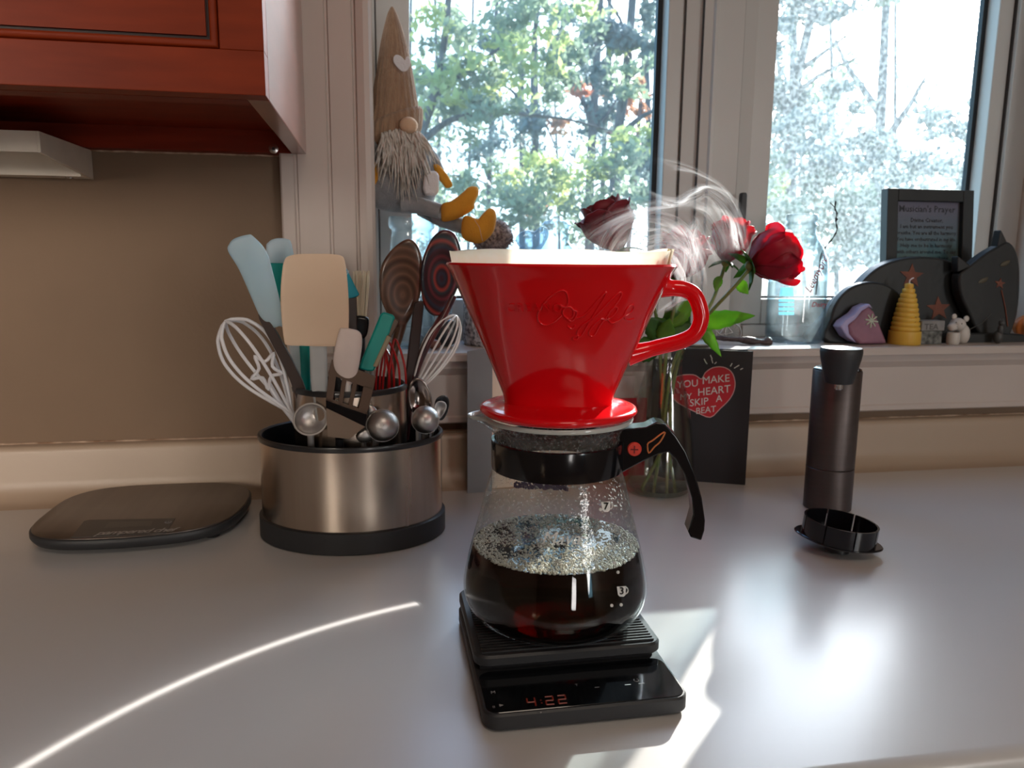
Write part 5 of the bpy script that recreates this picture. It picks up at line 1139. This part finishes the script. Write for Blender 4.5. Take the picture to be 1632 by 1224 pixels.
# black wooden cat
m_cat = mat('black_painted_wood', (.011, .012, .013), .45, c2=(.017, .018, .018), ns=14, bump=.15, bs=90, rv=.1); m_rust = mat('rust_orange_paint', (.20, .055, .025), .6, c2=(.13, .035, .018), ns=80)
ctt = thing('wooden_cat', 'large black painted wooden cat with rust stars, lying along the sill', 'cat figure', (.77, .985, SZ))
def plate(nm, pts, Y, th, m, par, sm=4, bev=.003): return MB().prism(PX(pts, Y, 0, 0, sm), (0, th, 0)).build(nm, m, par, bev=bev, smooth=40)
zb = 547
plate('body', [(1352, zb), (1354, 500), (1368, 460), (1395, 430), (1430, 414), (1470, 409), (1510, 414), (1545, 432), (1570, 460), (1585, 500), (1590, zb-2)], .985, .022, m_cat, ctt, 4)
plate('haunch', [(1322, zb), (1324, 510), (1334, 482), (1354, 460), (1380, 450), (1405, 451), (1428, 462), (1448, 485), (1460, 515), (1464, zb)], .968, .016, m_cat, ctt, 4)
plate('tail', [(1289, 541), (1300, 520), (1318, 500), (1330, 480), (1345, 470), (1360, 480), (1365, 510), (1368, 541)], 1.010, .016, m_cat, ctt, 3)
hd_ = plate('head', [(1530, 440), (1545, 425), (1570, 405), (1592, 392), (1606, 385), (1618, 395), (1625, 420), (1626, 460), (1622, 500), (1612, 530), (1598, 545), (1580, 546), (1560, 530), (1545, 500), (1532, 470)], .962, .018, m_cat, ctt, 3)
plate('ear', [(1590, 393), (1596, 366), (1606, 387)], .964, .014, m_cat, hd_, 0, .0015); plate('ear', [(1527, 434), (1527, 408), (1549, 424)], .964, .014, m_cat, hd_, 0, .0015)
plate('paw', [(1500, 549), (1502, 536), (1515, 531), (1600, 531), (1632, 533), (1645, 549)], .956, .012, m_cat, ctt, 0, .002)
def starp(cx, cy, r, Y, par, rot_=0, nm='star'):
    pts = []
    for i in range(10):
        a = radians(-90+36*i+rot_); q_ = r if i % 2 == 0 else r*.42; pts.append((cx+q_*cos(a), cy+q_*sin(a)))
    MB().prism(PX(pts, Y), (0, .0012, 0)).build(nm, m_rust, par)
starp(1453, 440, 20, .9842, ctt, 4); starp(1496, 492, 20, .9842, ctt, -3); starp(1594, 452, 9, .9612, hd_, 8)
MB().tube([Yp(1596, 462, .9612), Yp(1602, 490, .9612), Yp(1606, 520, .9612)], .0009, 6).build('star_trail', m_rust, hd_)
for x, y in ((1567, 447), (1602, 420)): MB().pillow(PX([(x-8, y+4), (x-2, y-3), (x+8, y-5), (x+3, y+3)], .9614, 0, 0, 3), .0006, (0, -1, 0)).build('eye', mat('olive_eye_paint', (.07, .055, .03), .5), hd_)
MB().tube([Yp(1580, 500, .9612), Yp(1565, 515, .9612), Yp(1545, 525, .9612), Yp(1525, 522, .9612)], .0004, 5).build('whisker', mat('grey_wire', (.12, .12, .12), .4), hd_)
# painted rock
rk = thing('painted_rock', 'purple painted rock with a pale flower, next to the yellow candle', 'rock', (.675, .95, SZ))
m_rock = mat('mauve_painted_rock', (.30, .14, .20), .6, c2=(.22, .10, .15), ns=30, bump=.4, bs=90); m_rockl = mat('lilac_painted_edge', (.42, .38, .62), .55, bump=.6, bs=160)
MB().prism(PX([(1352, 519), (1362, 510), (1376, 495), (1385, 488), (1394, 497), (1402, 515), (1415, 548), (1372, 549), (1356, 535)], .944), (0, .020, 0)).build('stone', m_rock, rk, bev=.004, bseg=3)
MB().prism(PX([(1340, 521), (1346, 512), (1364, 500), (1372, 490), (1386, 484), (1392, 492), (1385, 489), (1374, 496), (1364, 509), (1352, 518), (1354, 532), (1366, 547), (1350, 537)], .9455), (0, .020, 0)).build('lilac_edge', m_rockl, rk, bev=.002)
mb = MB()
for i in range(4):
    a = radians(-80+45*i); mb.tube([Yp(1389-10*cos(a), 511-11*sin(a), .9432), Yp(1389+10*cos(a), 511+11*sin(a), .9432)], .0010, 6, flat=1)
mb.build('flower', mat('pale_green_paint', (.55, .62, .50), .6), rk)
# beehive candle
m_wax = mat('beeswax', (.74, .46, .07), .45, c2=(.68, .40, .05), ns=20, sss=.3, trans=.1); kx_, ky_ = Yp(1441, 540, .95).x, .95
cdl = thing('candle', 'yellow stepped beehive candle on the sill', 'candle', (kx_, ky_, SZ))
pr = [(.0005, 0), (.0205, 0), (.0210, .001), (.0206, .018)]
w = [.0188, .0180, .0170, .0158, .0146, .0133, .0118, .0100, .0080, .0056]
for i, r_ in enumerate(w): z = .0185+i*.0064; pr += [(r_*.93, z), (r_, z+.0016), (r_, z+.0046), (r_*.93, z+.0062)]
MB().lathe([(r_, SZ+z) for r_, z in pr]+[(.0005, SZ+.0835)], (kx_, ky_, 0), 40).build('wax', m_wax, cdl, smooth=45)
MB().tube([(kx_, ky_, SZ+.082), (kx_+.0005, ky_, SZ+.0875), (kx_+.003, ky_, SZ+.0895), (kx_+.006, ky_, SZ+.0905)], .0008, 6).build('wick', m_fleece, cdl)
P = Yp(1457, 513, ky_-.014); MB().ell(P, .0026, .002, .0058, 12, 8).ell(P+V((.001, .0005, .0055)), .0022, .0018, .0022, 10, 6).build('bee', mat('brown_bee', (.22, .06, .01), .5), cdl)
# tin with glass base
tn = thing('tea_light_box', 'small glass box with a grey TEA plaque on top, right of the candle', 'box', (Yp(1484, 540, .95).x, .95, SZ))
a, b = Yp(1466, 548, .942), Yp(1501, 548, .942); slab(MB(), a.x, .942, b.x, .962, .002, SZ, SZ+.0185, .0006).build('glass_base', mat('mottled_dark_glass', (.06, .065, .065), .12, c2=(.22, .23, .22), ns=110, coat=.5), tn)
slab(MB(), a.x-.001, .9405, b.x+.001, .9635, .0015, SZ+.0188, SZ+.0325, .0006).build('plaque', mat('pale_grey_stone', (.25, .24, .23), .7, c2=(.20, .19, .185), ns=90, bump=.4, bs=200), tn)
mb = MB(); P = Yp(1484, 525, .9402); lettering(mb, 'TEA', .011, lambda v: V((P.x+v.x*1.1, .9402, P.z+v.y)), bold=.0002); mb.build('letters', mat('charcoal_print', (.09, .085, .08), .6), tn, smooth=0)
# white mouse
m_cer = mat('white_bisque', (.56, .52, .48), .5, c2=(.50, .46, .42)); ms_ = thing('mouse_figurine', 'small white ceramic mouse holding a round pot', 'figurine', (Yp(1527, 545, .95).x, .95, SZ))
def E_(px, py, rx, rz, Y=.95, dy=1): P = Yp(px, py, Y); return P, Sp(rx, P), Sp(rx, P)*dy, Sp(rz, P)
mb = MB(); mb.ell(*E_(1533, 533, 11.5, 17), 24, 14); mb.v = [V((v.x, v.y, max(v.z, SZ))) for v in mb.v]; mb.ell(*E_(1526, 517, 12, 10.5, .946), 24, 14); mb.ell(*E_(1518, 521, 7.5, 6.5, .938), 18, 10); mb.build('body', m_cer, ms_, smooth=80)
MB().ell(*E_(1521, 505, 4.5, 5, .948, .5), 14, 8).build('ear', m_cer, ms_, smooth=80); MB().ell(*E_(1540, 508, 5, 5, .948, .5), 14, 8).build('ear', m_cer, ms_, smooth=80)
P = Yp(1519, 538, .94); r_ = Sp(9.5, P); MB().lathe([(r_*.9, SZ), (r_, SZ+.002), (r_*1.05, SZ+.013), (r_*.95, SZ+.0165), (r_*.8, SZ+.0165), (r_*.75, SZ+.012), (.0003, SZ+.011)], (P.x, .94, 0), 28).build('pot', m_cer, ms_)
for x, y in ((1524, 514), (1533, 516), (1525, 521)): MB().ell(Yp(x, y, .9325), .0009, .0007, .0009, 8, 6).build('eye' if y < 520 else 'nose', m_black, ms_)
# little dark cat statuette, orange pumpkin
P = Yp(1592, 540, .942); st_ = thing('cat_figurine', 'tiny dark stone cat sitting before the wooden cat head', 'figurine', (P.x, .942, SZ)); m_dst = mat('dark_soapstone', (.06, .06, .058), .5)
MB().ell(V((P.x, .944, SZ+.009)), .0065, .0065, .0095, 16, 10).ell(V((P.x, .941, SZ+.020)), .0040, .004, .0075, 14, 8).build('body', m_dst, st_, smooth=80)
MB().ell(V((P.x-.0006, .9395, SZ+.0290)), .0040, .0042, .0038, 14, 8).build('head', m_dst, st_, smooth=80)
for s in (-1, 1): MB().lathe([(.0015, 0), (.0002, .0035)], (P.x-.0006+s*.0022, .9400, SZ+.0315), 8).build('ear', m_dst, st_)
P = Yp(1632, 515, .99); pk = thing('pumpkin', 'orange ribbed pumpkin ornament behind the cat head at the right edge', 'pumpkin', (P.x+.005, .985, SZ)); mb = MB(); rs = []
for i in range(13):
    a = -pi/2+pi*i/12; rs.append([V((P.x+.005+.022*max(.05, cos(a))*(1+.07*cos(8*b))*cos(b), .985+.018*max(.05, cos(a))*(1+.07*cos(8*b))*sin(b), SZ+.0185+.0185*sin(a))) for b in [2*pi*j/64 for j in range(64)]])
mb.rings(rs).build('flesh', mat('orange_skin', (.52, .15, .03), .5, c2=(.42, .11, .02)), pk, smooth=80)
MB().tube([(P.x+.005, .985, SZ+.036), (P.x+.004, .985, SZ+.042), (P.x+.001, .985, SZ+.045)], [.003, .0022, .002], 8).build('stalk', m_black, pk)

# ================================================================== OUTSIDE: GROUND AND WOODLAND
import numpy as np
GZ = -2.2
mb = MB(); n = 24
rs = [[V((-30+80*i/n, 2+60*j/n, GZ+.35*noise.noise(V((i*.5, j*.5, 0)))+.02*j)) for i in range(n+1)] for j in range(n+1)]
mb.rings(rs, closed=False); struct(mb.build('ground', mat('leaf_litter_ground', (.20, .16, .09), .95, c2=(.12, .13, .05), ns=3, bump=.6, bs=9), None, smooth=80))
m_bark = mat('grey_bark', (.12, .11, .11), .9, c2=(.06, .055, .055), ns=12, stretch=(4, 4, 1), bump=.8, bs=30); m_barkr = mat('reddish_bark', (.24, .11, .08), .9, c2=(.14, .07, .06), ns=12, bump=.6, bs=30)
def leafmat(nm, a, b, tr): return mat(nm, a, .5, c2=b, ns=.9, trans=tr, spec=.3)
lf = {'y': leafmat('sunlit_yellow_green_leaves', (.50, .54, .20), (.32, .40, .19), .60), 'g': leafmat('mid_green_leaves', (.25, .32, .20), (.18, .25, .19), .52), 'b': leafmat('shaded_blue_green_leaves', (.19, .25, .23), (.14, .19, .19), .48), 'r': leafmat('russet_leaves', (.50, .20, .12), (.40, .26, .14), .55)}  # yellow-green has sunlight put into its colour, blue-green has shade and haze
def Dp(px, py, dist):
    r = ray(px, py); return CP+r*(dist/sqrt(r.x**2+r.y**2))
def foliage(name, m, par, clusters, nl, size, seed):
    """clusters = (centre, radii); rhombic leaves set at random angles"""
    g = np.random.RandomState(seed); cs = np.array([tuple(c[0]) for c in clusters]); rad = np.array([c[1] for c in clusters]); w = rad.prod(axis=1)**(2/3); w /= w.sum()
    k = g.choice(len(cs), nl, p=w); d = g.normal(size=(nl, 3)); d /= np.linalg.norm(d, axis=1)[:, None]; rr_ = g.rand(nl, 1)**.45
    tw_ = cs[k]+d*rr_*rad[k]
    a = g.normal(size=(nl, 3)); a /= np.linalg.norm(a, axis=1)[:, None]; b = np.cross(a, g.normal(size=(nl, 3))); b /= np.linalg.norm(b, axis=1)[:, None]; nn_ = np.cross(a, b)
    s = size*(.55+.9*g.rand(nl, 1)); L0 = np.array(ORG[par])
    v = np.stack([tw_-a*s, tw_-b*s*.42+nn_*s*.08, tw_+a*s, tw_+b*s*.42+nn_*s*.08], 1).reshape(-1, 3)-L0
    me = bpy.data.meshes.new(name); me.vertices.add(len(v)); me.vertices.foreach_set('co', v.ravel()); me.loops.add(nl*4); me.loops.foreach_set('vertex_index', np.arange(nl*4)); me.polygons.add(nl); me.polygons.foreach_set('loop_start', np.arange(nl)*4)
    me.update(); me.validate(); me.materials.append(m); o = bpy.data.objects.new(name, me); COL.objects.link(o); o.parent = par; o['kind'] = 'stuff'; ORG[o] = L0; return o
def tree(lab, path, r0_, dist, br, fol, seed, bark=None, nm='tree', group=None):
    """path: trunk px points; br: branches (px, py, r) lists; fol: (material key, [(px, py, rx, ry)], count, leaf)"""
    P = [Dp(x, y, dist) for x, y in path]; foot = V((P[0].x, P[0].y, GZ)); o = thing(nm, lab, 'tree' if nm == 'tree' else 'bush', tuple(foot), group)
    if r0_:
        T = crom([foot-V((0, 0, .2))]+P, 5); MB().tube(T, [r0_*(1-.55*i/(len(T)-1))*(1+.1*noise.noise(p*3)) for i, p in enumerate(T)], 10).build('trunk', bark or m_bark, o, smooth=80)
    for bpath in br:
        Q_ = [Dp(x, y, dist+dd) for x, y, dd, *_ in bpath]; rb = bpath[0][3]; C2 = crom(Q_, 5); C2 = [p+V((noise.noise(p*2.3+V((seed, 0, 0))), 0, noise.noise(p*2.3+V((0, seed, 4)))))*.05 for p in C2]
        MB().tube(C2, [rb*(1-.8*i/(len(C2)-1)) for i in range(len(C2))], 7).build('branch', bark or m_bark, o, smooth=80)
    g = random.Random(seed)
    for key, cl, cnt, sz in fol:
        CL = []
        for x, y, rx, ry in cl:
            c = Dp(x, y, dist+g.uniform(-.5, .5)); a = rx*dist/F; b = ry*dist/F
            for _ in range(7):
                q = V((g.gauss(0, 1), g.gauss(0, 1), g.gauss(0, 1)))*.45; CL.append((c+V((q.x*a, q.y*a*.8, q.z*b)), (a*.42, a*.42, b*.38)))
        foliage('foliage', lf[key], o, CL, cnt, sz, seed+len(cl)+ord(key))
    return o
# nearest: leafy shrub tree filling the left pane
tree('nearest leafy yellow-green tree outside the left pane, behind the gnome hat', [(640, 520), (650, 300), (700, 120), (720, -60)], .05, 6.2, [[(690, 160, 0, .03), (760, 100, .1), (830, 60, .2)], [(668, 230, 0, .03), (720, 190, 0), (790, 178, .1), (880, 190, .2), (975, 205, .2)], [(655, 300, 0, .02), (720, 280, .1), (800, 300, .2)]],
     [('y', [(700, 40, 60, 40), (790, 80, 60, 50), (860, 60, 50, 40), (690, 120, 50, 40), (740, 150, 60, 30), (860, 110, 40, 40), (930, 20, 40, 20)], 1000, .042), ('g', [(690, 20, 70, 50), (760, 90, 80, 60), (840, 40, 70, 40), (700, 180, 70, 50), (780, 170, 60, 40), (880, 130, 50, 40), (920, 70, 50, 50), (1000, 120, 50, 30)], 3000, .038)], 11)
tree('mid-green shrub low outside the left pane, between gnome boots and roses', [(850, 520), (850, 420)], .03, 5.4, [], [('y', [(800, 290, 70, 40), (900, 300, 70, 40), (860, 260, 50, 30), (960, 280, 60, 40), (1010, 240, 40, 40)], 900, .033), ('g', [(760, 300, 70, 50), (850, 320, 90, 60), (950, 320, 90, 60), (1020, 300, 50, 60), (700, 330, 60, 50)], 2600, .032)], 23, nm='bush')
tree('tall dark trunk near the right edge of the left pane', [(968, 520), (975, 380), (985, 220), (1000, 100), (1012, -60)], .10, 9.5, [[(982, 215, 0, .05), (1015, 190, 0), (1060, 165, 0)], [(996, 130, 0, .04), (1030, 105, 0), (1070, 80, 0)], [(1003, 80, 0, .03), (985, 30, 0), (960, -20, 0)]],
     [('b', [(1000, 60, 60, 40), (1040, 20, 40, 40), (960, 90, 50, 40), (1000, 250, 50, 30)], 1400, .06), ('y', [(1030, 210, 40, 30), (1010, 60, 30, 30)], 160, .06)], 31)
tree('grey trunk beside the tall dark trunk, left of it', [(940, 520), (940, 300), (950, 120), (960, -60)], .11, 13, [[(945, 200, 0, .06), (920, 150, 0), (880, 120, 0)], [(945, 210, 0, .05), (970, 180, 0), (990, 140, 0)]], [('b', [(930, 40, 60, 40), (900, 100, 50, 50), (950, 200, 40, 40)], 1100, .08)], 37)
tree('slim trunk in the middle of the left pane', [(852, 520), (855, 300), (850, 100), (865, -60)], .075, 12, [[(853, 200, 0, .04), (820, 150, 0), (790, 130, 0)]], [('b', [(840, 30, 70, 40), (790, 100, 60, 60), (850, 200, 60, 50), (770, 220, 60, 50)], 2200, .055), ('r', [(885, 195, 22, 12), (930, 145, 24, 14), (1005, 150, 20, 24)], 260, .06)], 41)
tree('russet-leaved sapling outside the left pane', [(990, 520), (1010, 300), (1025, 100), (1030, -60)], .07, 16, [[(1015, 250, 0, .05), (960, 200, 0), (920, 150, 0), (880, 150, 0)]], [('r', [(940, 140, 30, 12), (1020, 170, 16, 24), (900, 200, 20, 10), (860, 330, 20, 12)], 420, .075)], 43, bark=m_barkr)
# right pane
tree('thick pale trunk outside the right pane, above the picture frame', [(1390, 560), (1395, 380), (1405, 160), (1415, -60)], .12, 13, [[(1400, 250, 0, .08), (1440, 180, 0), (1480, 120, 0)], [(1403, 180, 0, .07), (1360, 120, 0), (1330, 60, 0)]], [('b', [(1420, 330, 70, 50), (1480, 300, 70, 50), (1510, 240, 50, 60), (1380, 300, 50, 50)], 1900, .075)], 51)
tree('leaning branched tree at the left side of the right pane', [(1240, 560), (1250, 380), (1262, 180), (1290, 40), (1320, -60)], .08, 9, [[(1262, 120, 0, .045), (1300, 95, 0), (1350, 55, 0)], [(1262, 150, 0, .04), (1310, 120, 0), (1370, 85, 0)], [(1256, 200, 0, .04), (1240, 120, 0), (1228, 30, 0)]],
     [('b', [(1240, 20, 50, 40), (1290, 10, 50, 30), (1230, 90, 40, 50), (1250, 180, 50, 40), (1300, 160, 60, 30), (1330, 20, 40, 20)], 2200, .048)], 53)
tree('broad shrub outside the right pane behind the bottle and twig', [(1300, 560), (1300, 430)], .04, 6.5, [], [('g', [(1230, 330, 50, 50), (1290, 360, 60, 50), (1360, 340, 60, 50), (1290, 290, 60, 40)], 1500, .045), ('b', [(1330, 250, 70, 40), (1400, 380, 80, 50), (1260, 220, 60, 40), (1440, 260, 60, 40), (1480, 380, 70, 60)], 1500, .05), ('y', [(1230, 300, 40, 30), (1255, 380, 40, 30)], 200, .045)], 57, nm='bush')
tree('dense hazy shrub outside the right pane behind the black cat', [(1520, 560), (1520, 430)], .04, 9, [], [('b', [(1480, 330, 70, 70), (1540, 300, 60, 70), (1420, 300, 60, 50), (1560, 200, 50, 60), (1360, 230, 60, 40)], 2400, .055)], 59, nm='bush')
# added unseen tree crown: leaves lie along the sun's path, shading the left pane
oc = thing('tree', 'unseen leafy tree crown added above the view to keep sun off the left pane', 'tree', (6.4, 6.2, GZ))
MB().tube([(6.4, 6.2, GZ-.2), (6.3, 6.2, 0), (6.2, 6.1, 2.6), (5.9, 6.0, 4.4)], [.16, .14, .12, .09], 10).build('trunk', m_bark, oc, smooth=80)
MB().tube(crom([(5.95, 6.0, 4.2), (5.2, 5.9, 4.6), (4.4, 5.8, 4.4), (3.9, 5.8, 3.7), (3.5, 5.7, 2.9)], 4), [.06-.0028*i for i in range(17)], 7).build('branch', m_bark, oc, smooth=80)
CL = []; gg = random.Random(5)
for i in range(60):
    wx, wz = gg.uniform(-.25, .40), gg.uniform(.15, .85); c = V((wx, 1.1, wz))+SUN*gg.uniform(6.0, 6.9); CL.append((c, (.16, .16, .14)))
foliage('foliage', lf['g'], oc, CL, 5200, .05, 5)
g = random.Random(77)
for i in range(26):
    x = 560+i*43+g.uniform(-16, 16); d = g.uniform(17, 30); lean = g.uniform(-14, 14)
    if 1460 < x < 1640 or 1075 < x < 1190 or x < 600 or x > 1600 or (1330 < x < 1470 and i % 2): continue
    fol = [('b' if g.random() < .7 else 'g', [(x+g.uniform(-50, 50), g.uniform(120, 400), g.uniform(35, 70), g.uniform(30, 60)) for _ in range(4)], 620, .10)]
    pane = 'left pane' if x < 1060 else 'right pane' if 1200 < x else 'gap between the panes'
    tree('slender hazy tree in the far woodland, seen through the '+pane, [(x, 520), (x+lean*.3, 300), (x+lean, 80), (x+lean*1.5, -80)], g.uniform(.07, .14), d, [[(x+lean*.5, g.uniform(150, 260), 0, .05), (x+g.uniform(-60, 60), g.uniform(60, 150), 0)]], fol, 100+i, group='far woodland trees seen through the '+pane)
